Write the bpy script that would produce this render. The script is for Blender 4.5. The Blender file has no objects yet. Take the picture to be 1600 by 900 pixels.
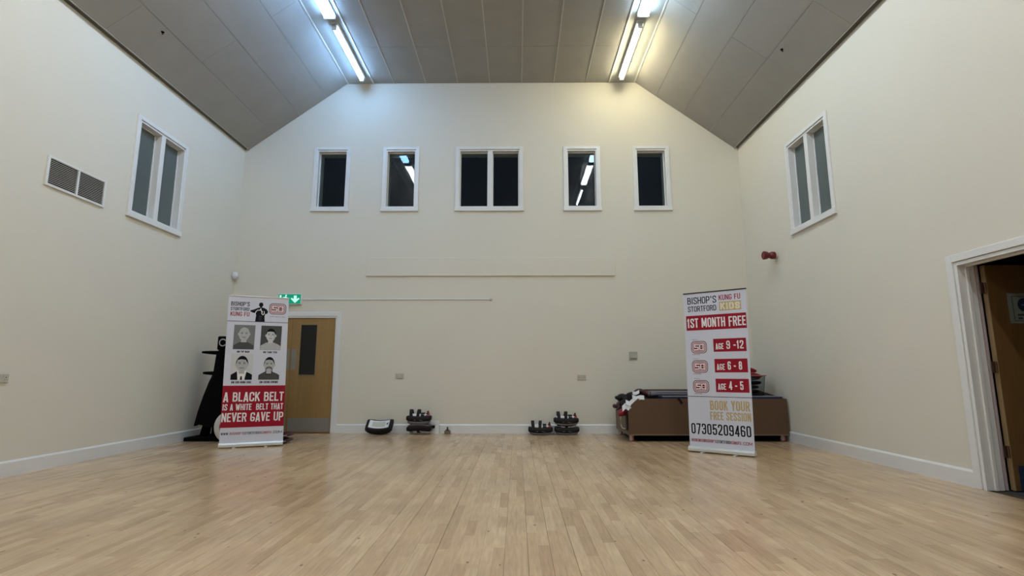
import bpy, bmesh, math, random
from mathutils import Vector, Matrix
random.seed(7)
S = bpy.context.scene
COL = S.collection
PI = math.pi

# ---------------------------------------------------------------- camera, world, exposure
cam_d = bpy.data.cameras.new('camera')
cam_d.sensor_width = 36.0
cam_d.lens = 829.64 / 1600 * 36.0
cam_d.clip_end = 200
cam = bpy.data.objects.new('camera', cam_d)
COL.objects.link(cam)
cam.location = (0, 0, 0.9955)
cam.rotation_euler = (PI / 2 + 0.15985, 0, 0.00944)
S.camera = cam

world = bpy.data.worlds.new('night')
S.world = world
world.use_nodes = True
wb = world.node_tree.nodes['Background']
wb.inputs[0].default_value = (0.002, 0.0048, 0.0095, 1)
wb.inputs[1].default_value = 1.0

S.view_settings.view_transform = 'Standard'
S.view_settings.look = 'None'
S.view_settings.gamma = 1.0
S.view_settings.use_curve_mapping = False
S.view_settings.exposure = 0.0

TUBE = 42.0          # strength of the tubes and diffusers

# ---------------------------------------------------------------- room measures (metres)
L, RR, D, NEAR = -5.011, 4.049, 9.234, -4.0
EAVE, FLAT = 5.03, 6.39
XL, XR = -3.18, 2.215          # where the slopes meet the flat strip
WT = 0.32                      # wall thickness

# ---------------------------------------------------------------- helpers
def tag(o, label=None, cat=None, group=None, kind=None):
    if label: o['label'] = label
    if cat: o['category'] = cat
    if group: o['group'] = group
    if kind: o['kind'] = kind
    return o

def empty(name, loc, label=None, cat=None, group=None, rz=0, kind=None):
    o = bpy.data.objects.new(name, None)
    COL.objects.link(o)
    o.location = loc
    o.rotation_euler = (0, 0, rz)
    o.empty_display_size = 0.1
    return tag(o, label, cat, group, kind)

class MB:
    """collects plain shapes into one mesh"""
    def __init__(s):
        s.v, s.f, s.m = [], [], []
    def add(s, vs, fs, mi=0):
        b = len(s.v)
        s.v += [tuple(p) for p in vs]
        s.f += [tuple(b + i for i in f) for f in fs]
        s.m += [mi] * len(fs)
        return s
    def box(s, x0, x1, y0, y1, z0, z1, mi=0, M=None):
        vs = [Vector((x, y, z)) for x in (x0, x1) for y in (y0, y1) for z in (z0, z1)]
        if M is not None: vs = [M @ p for p in vs]
        return s.add(vs, [(0, 1, 3, 2), (4, 6, 7, 5), (0, 4, 5, 1), (2, 3, 7, 6), (0, 2, 6, 4), (1, 5, 7, 3)], mi)
    def prism(s, pts, off, mi=0):
        """pts: loop of 3d points, off: extrusion vector"""
        n = len(pts); off = Vector(off)
        a = [Vector(p) for p in pts]
        vs = a + [p + off for p in a]
        fs = [tuple(range(n)), tuple(range(2 * n - 1, n - 1, -1))]
        fs += [(i, (i + 1) % n + 0, (i + 1) % n + n, i + n)[::-1] for i in range(n)]
        return s.add(vs, fs, mi)
    def lathe(s, prof, seg=24, M=None, mi=0):
        """prof: (radius, height) pairs, revolved about z"""
        vs, fs = [], []
        for r, h in prof:
            for k in range(seg):
                a = 2 * PI * k / seg
                vs.append(Vector((r * math.cos(a), r * math.sin(a), h)))
        for i in range(len(prof) - 1):
            for k in range(seg):
                k2 = (k + 1) % seg
                fs.append((i * seg + k, i * seg + k2, (i + 1) * seg + k2, (i + 1) * seg + k))
        fs.append(tuple(range(seg))[::-1])
        fs.append(tuple((len(prof) - 1) * seg + k for k in range(seg)))
        if M is not None: vs = [M @ p for p in vs]
        return s.add(vs, fs, mi)
    def tube(s, path, r, seg=8, mi=0, rr=None):
        """round tube along a path, rr optional radius per point"""
        P = [Vector(p) for p in path]
        vs, fs = [], []
        up = Vector((0, 0, 1))
        t0 = (P[1] - P[0]).normalized()
        if abs(t0.dot(up)) > 0.95: up = Vector((0, 1, 0))
        for i, p in enumerate(P):
            t = (P[min(i + 1, len(P) - 1)] - P[max(i - 1, 0)]).normalized()
            a = t.cross(up)
            if a.length < 1e-4: a = t.orthogonal()
            a.normalize(); b = t.cross(a).normalized()
            up = -b if False else up
            q = rr[i] if rr else r
            for k in range(seg):
                an = 2 * PI * k / seg
                vs.append(p + a * (q * math.cos(an)) + b * (q * math.sin(an)))
        for i in range(len(P) - 1):
            for k in range(seg):
                k2 = (k + 1) % seg
                fs.append((i * seg + k, (i + 1) * seg + k, (i + 1) * seg + k2, i * seg + k2))
        fs.append(tuple(range(seg)))
        fs.append(tuple((len(P) - 1) * seg + k for k in range(seg))[::-1])
        return s.add(vs, fs, mi)
    def ribbon(s, path, wdir, w, t=0.004, mi=0):
        """flat strap along a path, w wide along wdir"""
        P = [Vector(p) for p in path]; wd = Vector(wdir).normalized()
        vs, fs = [], []
        for i, p in enumerate(P):
            tg = (P[min(i + 1, len(P) - 1)] - P[max(i - 1, 0)]).normalized()
            n = tg.cross(wd).normalized()
            for a, b in ((-1, -1), (1, -1), (1, 1), (-1, 1)):
                vs.append(p + wd * (a * w / 2) + n * (b * t / 2))
        for i in range(len(P) - 1):
            for k in range(4):
                k2 = (k + 1) % 4
                fs.append((i * 4 + k, i * 4 + k2, (i + 1) * 4 + k2, (i + 1) * 4 + k))
        fs.append((3, 2, 1, 0)); e = (len(P) - 1) * 4
        fs.append((e, e + 1, e + 2, e + 3))
        return s.add(vs, fs, mi)
    def build(s, name, mats, parent=None, bevel=0, smooth=False, sub=0, kind=None, label=None, keep=False):
        me = bpy.data.meshes.new(name)
        me.from_pydata(s.v, [], s.f)
        if not isinstance(mats, (list, tuple)): mats = [mats]
        for m in mats: me.materials.append(m)
        me.polygons.foreach_set('material_index', s.m)
        bm = bmesh.new(); bm.from_mesh(me)
        if not keep: bmesh.ops.recalc_face_normals(bm, faces=bm.faces)
        bm.to_mesh(me); bm.free()
        if smooth:
            me.polygons.foreach_set('use_smooth', [True] * len(me.polygons))
        o = bpy.data.objects.new(name, me)
        COL.objects.link(o)
        if parent: o.parent = parent
        if bevel:
            b = o.modifiers.new('bevel', 'BEVEL'); b.width = bevel; b.segments = 2
            b.limit_method = 'ANGLE'; b.angle_limit = 0.6
        if sub:
            d = o.modifiers.new('sub', 'SUBSURF'); d.levels = sub; d.render_levels = sub
        if kind: o['kind'] = kind
        if label: o['label'] = label
        return o

def bx(name, m, x0, x1, y0, y1, z0, z1, parent=None, bevel=0, M=None, **k):
    return MB().box(x0, x1, y0, y1, z0, z1, M=M).build(name, m, parent, bevel=bevel, **k)

# ---------------------------------------------------------------- materials (all procedural)
def srgb(r, g, b):
    f = lambda c: (c / 255 / 12.92) if c / 255 <= 0.04045 else ((c / 255 + 0.055) / 1.055) ** 2.4
    return (f(r), f(g), f(b), 1)

def mat(name, c, rough=0.6, metal=0.0, var=0.06, scale=8.0, bump=0.0, bscale=60.0, coat=0.0, stretch=None, spec=0.5):
    m = bpy.data.materials.new(name); m.use_nodes = True
    nt = m.node_tree; N = nt.nodes; K = nt.links
    p = N['Principled BSDF']
    p.inputs['Roughness'].default_value = rough
    p.inputs['Metallic'].default_value = metal
    p.inputs['Coat Weight'].default_value = coat
    p.inputs['Specular IOR Level'].default_value = spec
    tc = N.new('ShaderNodeTexCoord'); mp = N.new('ShaderNodeMapping')
    if stretch: mp.inputs['Scale'].default_value = stretch
    K.new(tc.outputs['Object'], mp.inputs['Vector'])
    nz = N.new('ShaderNodeTexNoise'); nz.inputs['Scale'].default_value = scale
    nz.inputs['Detail'].default_value = 5
    K.new(mp.outputs[0], nz.inputs['Vector'])
    mx = N.new('ShaderNodeMix'); mx.data_type = 'RGBA'
    a = [max(0, x * (1 - var)) for x in c[:3]] + [1]; b = [min(1, x * (1 + var)) for x in c[:3]] + [1]
    mx.inputs[6].default_value = a; mx.inputs[7].default_value = b
    K.new(nz.outputs[0], mx.inputs[0]); K.new(mx.outputs[2], p.inputs['Base Color'])
    if bump:
        n2 = N.new('ShaderNodeTexNoise'); n2.inputs['Scale'].default_value = bscale
        n2.inputs['Detail'].default_value = 3
        K.new(mp.outputs[0], n2.inputs['Vector'])
        bp = N.new('ShaderNodeBump'); bp.inputs['Strength'].default_value = bump
        bp.inputs['Distance'].default_value = 0.01
        K.new(n2.outputs[0], bp.inputs['Height']); K.new(bp.outputs[0], p.inputs['Normal'])
    return m

def emit(name, c, s):
    m = bpy.data.materials.new(name); m.use_nodes = True
    nt = m.node_tree; nt.nodes.clear()
    e = nt.nodes.new('ShaderNodeEmission'); o = nt.nodes.new('ShaderNodeOutputMaterial')
    e.inputs[0].default_value = (*c, 1); e.inputs[1].default_value = s
    nt.links.new(e.outputs[0], o.inputs[0])
    return m

M_wall = mat('painted_wall', (0.70, 0.655, 0.555, 1), 0.75, var=0.03, scale=1.2, bump=0.16, bscale=90)
M_white = mat('white_gloss_paint', (0.74, 0.73, 0.71, 1), 0.35, var=0.03)
M_ceil = mat('ceiling_board', (0.33, 0.31, 0.28, 1), 0.85, var=0.10, scale=2.5, bump=0.3, bscale=120)
M_ceilback = mat('ceiling_joint', (0.50, 0.48, 0.43, 1), 0.8)
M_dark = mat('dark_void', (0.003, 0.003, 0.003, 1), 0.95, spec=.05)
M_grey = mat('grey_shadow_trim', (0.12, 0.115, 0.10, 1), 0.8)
M_band = mat('light_strip_board', (0.40, 0.40, 0.37, 1), 0.6, var=0.05)
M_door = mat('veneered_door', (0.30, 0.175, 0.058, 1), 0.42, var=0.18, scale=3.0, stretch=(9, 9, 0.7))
M_doorshade = mat('shade_darkened_door', (0.15, 0.078, 0.026, 1), 0.4, var=0.25, scale=3.0, stretch=(9, 9, 0.7))  # veneer colour darkened to carry the weak light on the open door
M_lip = mat('door_lipping', (0.27, 0.185, 0.095, 1), 0.5, var=0.15, stretch=(9, 9, 0.7))
M_steel = mat('brushed_steel', (0.27, 0.245, 0.215, 1), 0.5, metal=0.3, var=0.08, scale=40, stretch=(20, 1, 1))
M_alu = mat('satin_aluminium', (0.62, 0.61, 0.57, 1), 0.4, metal=0.5, var=0.04)
M_greydk = mat('dark_rail', (0.03, 0.03, 0.032, 1), 0.5)
M_pinkred = mat('pinkish_rim', (0.30, 0.10, 0.09, 1), 0.4)
M_brass = mat('dull_hinge_metal', (0.14, 0.07, 0.045, 1), 0.4, metal=0.6)
M_pink = mat('intumescent_strip', (0.42, 0.34, 0.34, 1), 0.6)
M_navy = mat('blue_kick_plate', (0.018, 0.03, 0.065, 1), 0.4)
M_banner = mat('banner_film', (0.62, 0.625, 0.70, 1), 0.55, var=0.02, spec=.15)
M_ink = mat('black_ink', (0.005, 0.005, 0.009, 1), 0.6, spec=.15)
M_red = mat('red_ink', (0.30, 0.010, 0.024, 1), 0.6, spec=.15)
M_redk = mat('dark_red_ink', (0.16, 0.006, 0.018, 1), 0.6, spec=.15)
M_wink = mat('white_print', (0.80, 0.76, 0.76, 1), 0.6, spec=.15)
M_gold = mat('gold_ink', (0.50, 0.37, 0.17, 1), 0.6, spec=.15)
M_pinkink = mat('pale_pink_ink', (0.70, 0.50, 0.52, 1), 0.6, spec=.15)
M_cream = mat('cream_ink', (0.72, 0.66, 0.48, 1), 0.6)
M_g1 = mat('photo_grey_light', (0.42, 0.42, 0.42, 1), 0.6, var=0.15, scale=30)
M_g2 = mat('photo_grey_mid', (0.17, 0.17, 0.17, 1), 0.6, var=0.2, scale=30)
M_g3 = mat('photo_grey_dark', (0.05, 0.05, 0.05, 1), 0.6, var=0.3, scale=30)
M_g0 = mat('photo_skin_pale', (0.56, 0.56, 0.56, 1), 0.6, var=0.08, scale=30)
M_black = mat('black_leatherette', (0.008, 0.0045, 0.0055, 1), 0.55, var=0.2, bump=0.3, bscale=80, spec=.25)
M_cloth = mat('black_cloth', (0.0025, 0.0025, 0.0025, 1), 0.95, var=0.2, spec=.08)
M_greypad = mat('grey_leatherette', (0.09, 0.075, 0.08, 1), 0.5, var=0.1, bump=0.2)
M_redpad = mat('red_leatherette', (0.26, 0.008, 0.018, 1), 0.45, var=0.15, bump=0.2)
M_maroon = mat('maroon_leatherette', (0.045, 0.006, 0.011, 1), 0.45, var=0.15)
M_whitepad = mat('white_leatherette', (0.72, 0.72, 0.72, 1), 0.5, var=0.05)
M_mdf = mat('brown_board', (0.105, 0.056, 0.027, 1), 0.7, var=0.12, scale=4)
M_mdfedge = mat('pale_board_end', (0.17, 0.125, 0.08, 1), 0.75, var=0.1)
M_mat1 = mat('grey_blue_mat', (0.10, 0.095, 0.13, 1), 0.5, var=0.15)
M_mat2 = mat('navy_mat', (0.012, 0.012, 0.06, 1), 0.5, var=0.15)
M_caster = mat('castor_plastic', (0.40, 0.37, 0.35, 1), 0.5)
M_castred = mat('orange_red_tyre', (0.32, 0.05, 0.025, 1), 0.5)
M_alarm = mat('red_alarm_plastic', (0.14, 0.003, 0.010, 1), 0.35)
M_plate = mat('socket_plastic', (0.50, 0.47, 0.40, 1), 0.35, var=0.02)
M_metalplate = mat('metal_faceplate', (0.44, 0.44, 0.38, 1), 0.4, metal=0.25, var=0.05)
M_outside = mat('night_brick', (0.03, 0.03, 0.035, 1), 0.9)
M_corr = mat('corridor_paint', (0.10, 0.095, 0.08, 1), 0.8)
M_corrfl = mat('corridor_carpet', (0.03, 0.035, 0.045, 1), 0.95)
M_paper = mat('dimmed_sign_paper', (0.20, 0.22, 0.21, 1), 0.6)  # pale paper greyed, dim light of the doorway put into its colour
M_fixture = mat('fixture_metal', (0.60, 0.60, 0.58, 1), 0.5)

M_glass = bpy.data.materials.new('window_glass'); M_glass.use_nodes = True
_p = M_glass.node_tree.nodes['Principled BSDF']
_p.inputs['Transmission Weight'].default_value = 1.0
_p.inputs['Roughness'].default_value = 0.0
_p.inputs['IOR'].default_value = 1.36
_p.inputs['Base Color'].default_value = (0.6, 0.7, 0.72, 1)
M_clear = bpy.data.materials.new('clear_plastic'); M_clear.use_nodes = True
_p = M_clear.node_tree.nodes['Principled BSDF']
_p.inputs['Transmission Weight'].default_value = 1.0
_p.inputs['Roughness'].default_value = 0.05
_p.inputs['IOR'].default_value = 1.15
_p.inputs['Base Color'].default_value = (0.62, 0.66, 0.68, 1)
M_obscure = bpy.data.materials.new('obscured_glass'); M_obscure.use_nodes = True
_p = M_obscure.node_tree.nodes['Principled BSDF']
_p.inputs['Transmission Weight'].default_value = 0.8
_p.inputs['Roughness'].default_value = 0.32
_p.inputs['Base Color'].default_value = (0.36, 0.43, 0.42, 1)

def floor_material():
    m = bpy.data.materials.new('maple_strip'); m.use_nodes = True
    nt = m.node_tree; N = nt.nodes; K = nt.links
    p = N['Principled BSDF']
    at = N.new('ShaderNodeAttribute'); at.attribute_name = 'tone'; at.attribute_type = 'GEOMETRY'
    cr = N.new('ShaderNodeValToRGB'); e = cr.color_ramp.elements
    e[0].position = 0.0; e[0].color = FL[0]
    e[1].position = 1.0; e[1].color = FL[3]
    x = e.new(0.25); x.color = FL[1]
    x = e.new(0.7); x.color = FL[2]
    K.new(at.outputs['Fac'], cr.inputs[0])
    tc = N.new('ShaderNodeTexCoord')
    mp = N.new('ShaderNodeMapping'); mp.inputs['Scale'].default_value = (28, 2.2, 1)
    K.new(tc.outputs['Object'], mp.inputs['Vector'])
    n1 = N.new('ShaderNodeTexNoise'); n1.inputs['Scale'].default_value = 2.2; n1.inputs['Detail'].default_value = 6
    K.new(mp.outputs[0], n1.inputs['Vector'])
    n2 = N.new('ShaderNodeTexNoise'); n2.inputs['Scale'].default_value = 1.1; n2.inputs['Detail'].default_value = 3
    K.new(tc.outputs['Object'], n2.inputs['Vector'])
    r1 = N.new('ShaderNodeMapRange'); r1.inputs[1].default_value = .3; r1.inputs[2].default_value = .7
    r1.inputs[3].default_value = 0.86; r1.inputs[4].default_value = 1.10
    K.new(n1.outputs[0], r1.inputs[0])
    r2 = N.new('ShaderNodeMapRange'); r2.inputs[1].default_value = .3; r2.inputs[2].default_value = .7
    r2.inputs[3].default_value = 0.88; r2.inputs[4].default_value = 1.08
    K.new(n2.outputs[0], r2.inputs[0])
    mu = N.new('ShaderNodeMath'); mu.operation = 'MULTIPLY'
    K.new(r1.outputs[0], mu.inputs[0]); K.new(r2.outputs[0], mu.inputs[1])
    # small dark knots
    vo = N.new('ShaderNodeTexVoronoi'); vo.inputs['Scale'].default_value = 4.6
    mp2 = N.new('ShaderNodeMapping'); mp2.inputs['Scale'].default_value = (1.6, 0.9, 1)
    K.new(tc.outputs['Object'], mp2.inputs['Vector']); K.new(mp2.outputs[0], vo.inputs['Vector'])
    kr = N.new('ShaderNodeMapRange'); kr.inputs[1].default_value = 0.035; kr.inputs[2].default_value = 0.08
    kr.inputs[3].default_value = 0.35; kr.inputs[4].default_value = 1.0
    K.new(vo.outputs['Distance'], kr.inputs[0])
    mu2 = N.new('ShaderNodeMath'); mu2.operation = 'MULTIPLY'
    K.new(mu.outputs[0], mu2.inputs[0]); K.new(kr.outputs[0], mu2.inputs[1])
    vm = N.new('ShaderNodeVectorMath'); vm.operation = 'SCALE'
    K.new(cr.outputs[0], vm.inputs[0]); K.new(mu2.outputs[0], vm.inputs['Scale'])
    K.new(vm.outputs[0], p.inputs['Base Color'])
    rr = N.new('ShaderNodeMapRange'); rr.inputs[3].default_value = 0.15; rr.inputs[4].default_value = 0.28
    K.new(n2.outputs[0], rr.inputs[0]); K.new(rr.outputs[0], p.inputs['Roughness'])
    bp = N.new('ShaderNodeBump'); bp.inputs['Strength'].default_value = 0.06; bp.inputs['Distance'].default_value = 0.004
    K.new(n1.outputs[0], bp.inputs['Height']); K.new(bp.outputs[0], p.inputs['Normal'])
    return m
FL = [(0.475, 0.31, 0.175, 1), (0.54, 0.365, 0.21, 1), (0.575, 0.395, 0.232, 1), (0.625, 0.445, 0.268, 1)]
M_floor = floor_material()
M_sub = mat('dark_floor_joint', (0.05, 0.03, 0.017, 1), 0.8)

# ---------------------------------------------------------------- walls with openings
def holed(name, outer, holes, to3, off, m, kind='structure'):
    """flat outline with rectangular holes, made thick along off"""
    bm = bmesh.new()
    def loop(pts):
        vs = [bm.verts.new(to3(*p)) for p in pts]
        for i in range(len(vs)): bm.edges.new((vs[i], vs[(i + 1) % len(vs)]))
    loop(outer)
    for (a0, a1, b0, b1) in holes: loop([(a0, b0), (a1, b0), (a1, b1), (a0, b1)])
    bmesh.ops.triangle_fill(bm, use_beauty=True, use_dissolve=False, edges=bm.edges[:])
    fs = bm.faces[:]
    r = bmesh.ops.extrude_face_region(bm, geom=fs)
    vs = [g for g in r['geom'] if isinstance(g, bmesh.types.BMVert)]
    bmesh.ops.translate(bm, verts=vs, vec=off)
    bmesh.ops.recalc_face_normals(bm, faces=bm.faces)
    me = bpy.data.meshes.new(name); bm.to_mesh(me); bm.free(); me.materials.append(m)
    o = bpy.data.objects.new(name, me); COL.objects.link(o)
    tag(o, kind=kind)
    return o

# inner openings (inside the casings)
far_wins = [(-3.655, -3.115), (-2.385, -1.855), (-1.05, 0.05), (0.92, 1.455), (2.185, 2.72)]
WZ0, WZ1 = 3.965, 5.045
SW = (6.585, 7.535, 3.075, 4.325)         # side windows y0 y1 z0 z1
DFX0, DFX1, DFZ = -4.67, -3.14, 1.985     # far door opening
DRY0, DRY1, DRZ = 3.55, 4.855, 2.005      # right door opening

gable = [(L, 0), (DFX0, 0), (DFX0, DFZ), (DFX1, DFZ), (DFX1, 0), (RR, 0), (RR, EAVE + .05), (XR, FLAT + .05), (XL, FLAT + .05), (L, EAVE + .05)]
holed('wall_far', gable, [(a, b, WZ0, WZ1) for a, b in far_wins], lambda u, v: (u, D, v), (0, WT, 0), M_wall)
gable_n = [(L, 0), (RR, 0), (RR, EAVE), (XR, FLAT), (XL, FLAT), (L, EAVE)]
holed('wall_near', gable_n, [], lambda u, v: (u, NEAR, v), (0, -WT, 0), M_wall)
holed('wall_left', [(NEAR - WT, 0), (D + WT, 0), (D + WT, EAVE + .1), (NEAR - WT, EAVE + .1)], [SW], lambda u, v: (L, u, v), (-WT, 0, 0), M_wall)
holed('wall_right', [(NEAR - WT, 0), (DRY0, 0), (DRY0, DRZ), (DRY1, DRZ), (DRY1, 0), (D + WT, 0), (D + WT, EAVE + .1), (NEAR - WT, EAVE + .1)],
      [SW], lambda u, v: (RR, u, v), (0.15, 0, 0), M_wall)

# ---------------------------------------------------------------- floor: maple strips
floor = bx('floor', M_sub, L - WT, RR + WT, NEAR - WT, D + WT, -0.12, -0.006)
tag(floor, kind='structure')
W2 = 0.065
strips = []
row = 0; x = L
while x < RR - 0.001:
    seam = [.0004, .0012, .0018][random.randrange(3)]; seam2 = [.0003, .0007][random.randrange(2)]
    x1 = min(x + W2, RR)
    y = NEAR - random.random() * 0.8
    while y < D:
        ln = random.choice((0.26, 0.34, 0.42, 0.5, 0.62, 0.8))
        ya, yb = max(y, NEAR), min(y + ln, D)
        if yb - ya > 0.02:
            # a wider seam on every second row: the boards are two strips wide
            gl = seam if row % 2 == 0 else 0.00015
            gr = seam2 if row % 2 == 1 else 0.00015
            t = random.random() ** 0.8
            if random.random() < 0.09: t = 0.02
            strips.append((x + gl, x1 - gr, ya + .0003, yb - .0003, t))
        y += ln
    x = x1; row += 1
def in_view(s):
    yc = s[3]
    return s[2] > 2.7 and abs((s[0] + s[1]) / 2) < s[2] * 0.97 + 0.2
near = sorted([s for s in strips if in_view(s)], key=lambda s: s[2])[:298]
nearset = set(near)
def strip_mesh(name, lst, parent, kind=None):
    mb = MB(); tones = []
    for (a, b, c, d, t) in lst:
        mb.box(a, b, c, d, -0.006, 0.0)
        tones += [t] * 6
    o = mb.build(name, M_floor, parent, kind=kind)
    at = o.data.attributes.new('tone', 'FLOAT', 'FACE')
    at.data.foreach_set('value', tones)
    return o
for s in near: strip_mesh('floor_strip', [s], floor)
strip_mesh('floor_strips', [s for s in strips if s not in nearset], floor, 'stuff')

# ---------------------------------------------------------------- ceiling
ceiling = MB()
SL = math.hypot(XL - L, FLAT - EAVE)
back = [(L - .05, EAVE + .06), (XL, FLAT + .05), (XR, FLAT + .05), (RR + .05, EAVE + .06), (RR + .05, EAVE + .2), (XR, FLAT + .2), (XL, FLAT + .2), (L - .05, EAVE + .2)]
ceiling.prism([(a, NEAR - .1, b) for a, b in back], (0, D + WT - NEAR, 0))
ceiling = ceiling.build('ceiling', M_dark); tag(ceiling, kind='structure')
# pale cover behind the joints of the boards
cb = MB()
cb.box(-2.70, 1.74, NEAR, D, FLAT + .006, FLAT + .03)
cb.build('backing_board', M_ceilback, ceiling)
for sgn, xw, xf in ((1, L, XL), (-1, RR, XR)):
    ex = Vector((xf - xw, 0, FLAT - EAVE)); ln = ex.length; ex.normalize()
    nrm = Vector((-ex.z * sgn, 0, ex.x * sgn)) if sgn > 0 else Vector((ex.z, 0, -ex.x))
    if nrm.z < 0: nrm = -nrm
    O = Vector((xw, 0, EAVE))
    def P(s, y, h, O=O, ex=ex, nrm=nrm): return O + ex * s + nrm * h + Vector((0, y, 0))
    m = MB(); m.prism([P(.12, NEAR, .005), P(ln, NEAR, .005), P(ln, NEAR, .025), P(.12, NEAR, .025)], (0, D - NEAR, 0))
    m.build('backing_board', M_ceilback, ceiling)
    seams = [0.090, 0.622, 1.212, 1.805, ln - 0.002]
    for i in range(4):
        ys = [D - .004]
        y = (5.75, 6.95, 5.75, 6.95)[i]
        ys += [y]
        while y > NEAR + 0.1:
            y -= 2.4; ys.append(max(y, NEAR))
        for a, b in zip(ys[:-1], ys[1:]):
            if a - b < .05: continue
            m = MB(); s0, s1 = seams[i] + .003, seams[i + 1] - .003
            m.prism([P(s0, b + .002, -.004), P(s1, b + .002, -.004), P(s1, b + .002, .004), P(s0, b + .002, .004)], (0, a - b - .004, 0))
            m.build('ceiling_panel', M_ceil, ceiling)
    # edge bead along the shadow gap at the wall head
    m = MB(); m.prism([P(.076, NEAR, -.010), P(.090, NEAR, -.010), P(.090, NEAR, .02), P(.076, NEAR, .02)], (0, D - NEAR, 0))
    m.build('edge_bead', M_ceilback, ceiling)
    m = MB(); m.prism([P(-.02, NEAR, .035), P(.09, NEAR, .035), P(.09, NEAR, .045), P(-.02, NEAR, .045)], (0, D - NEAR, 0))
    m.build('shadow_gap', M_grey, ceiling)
fx = [-2.690, -2.305] + [-2.305 + .6 * k for k in range(1, 7)] + [1.73]
for i in range(len(fx) - 1):
    ys = [D - .004, 8.10]; y = 8.10
    while y > NEAR + .1:
        y -= 2.4; ys.append(max(y, NEAR))
    for a, b in zip(ys[:-1], ys[1:]):
        m = MB(); m.box(fx[i] + .006, fx[i + 1] - .006, b + .003, a - .003, FLAT - .006, FLAT + .004)
        m.build('ceiling_panel', M_ceil, ceiling)
    if i: # raised pale cover strip over every long joint
        bx('joint_strip', M_ceilback, fx[i] - .007, fx[i] + .007, NEAR, D - .004, FLAT - .010, FLAT, ceiling)
for a, b in ((XL + .01, -2.69), (1.73, XR - .01)):
    bx('light_strip', M_band, a, b, NEAR, D - .003, FLAT - .006, FLAT + .02, ceiling)
    for q in (a, b):
        bx('strip_bead', M_white, q - .012, q + .012, NEAR, D - .004, FLAT - .016, FLAT - .004, ceiling)

# ---------------------------------------------------------------- lights on the two strips
def lamp(x, y0, y1, wide, colour, s, label):
    t = empty('fluorescent_light', (x, (y0 + y1) / 2, FLAT - .006), label, 'ceiling light', None)
    h = (y1 - y0) / 2
    em = emit('lamp_glow', colour, s)
    if wide:
        m = MB(); m.box(-.085, .085, -h, h, -.035, 0); m.build('housing', M_fixture, t, bevel=.004)
        m = MB(); m.prism([(-.085, -h + .03, -.036), (.085, -h + .03, -.036), (.07, -h + .03, -.085), (-.07, -h + .03, -.085)], (0, 2 * h - .06, 0))
        m.build('diffuser', em, t)
        for q in (-1, 1):
            m = MB(); m.box(-.09, .09, q * h - .03 * (q > 0), q * h + .03 * (q < 0), -.088, -.034)
            m.build('end_cap', M_fixture, t, bevel=.006)
    else:
        m = MB(); m.box(-.055, .055, -h, h, -.055, 0); m.build('housing', M_fixture, t, bevel=.004)
        MB().lathe([(.034, 0), (.034, 2 * h - .08)], 14, Matrix.Translation((0, -h + .04, -.082)) @ Matrix.Rotation(-PI / 2, 4, 'X')).build('tube', em, t, smooth=True)
        for q in (-1, 1):
            m = MB(); m.box(-.035, .035, q * (h - .02) - .02, q * (h - .02) + .02, -.12, -.03)
            m.build('end_cap', M_fixture, t, bevel=.005)
COOL, BLUE, WARM = (0.56, 0.79, 1.0), (0.31, 0.61, 1.10), (1.0, 0.93, 0.64)
NEU = (0.88, 0.95, 1.0)
ordw = ['nearest the far wall', 'second from the far wall', 'third from the far wall', 'fourth from the far wall', 'fifth from the far wall', 'sixth from the far wall', 'last from the far wall']
lay = [(7.45, 8.97, 0), (5.78, 7.28, 1), (4.12, 5.62, 1), (2.38, 3.88, 0), (0.72, 2.22, 1), (-0.95, 0.55, 1), (-2.65, -1.15, 1)]
for side, x in (('left', -2.83), ('right', 1.91)):
    for i, (a, b, w) in enumerate(lay):
        c = (BLUE if side == 'left' else WARM) if i == 0 else (BLUE if i == 1 and side == 'left' else COOL if i == 1 else NEU)
        lamp(x, a, b, w, c, TUBE * (1.0 if w else 1.25),
             '%s on the %s ceiling strip, %s' % ('wide box fluorescent light' if w else 'slim bright tube light', side, ordw[i]))

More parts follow.
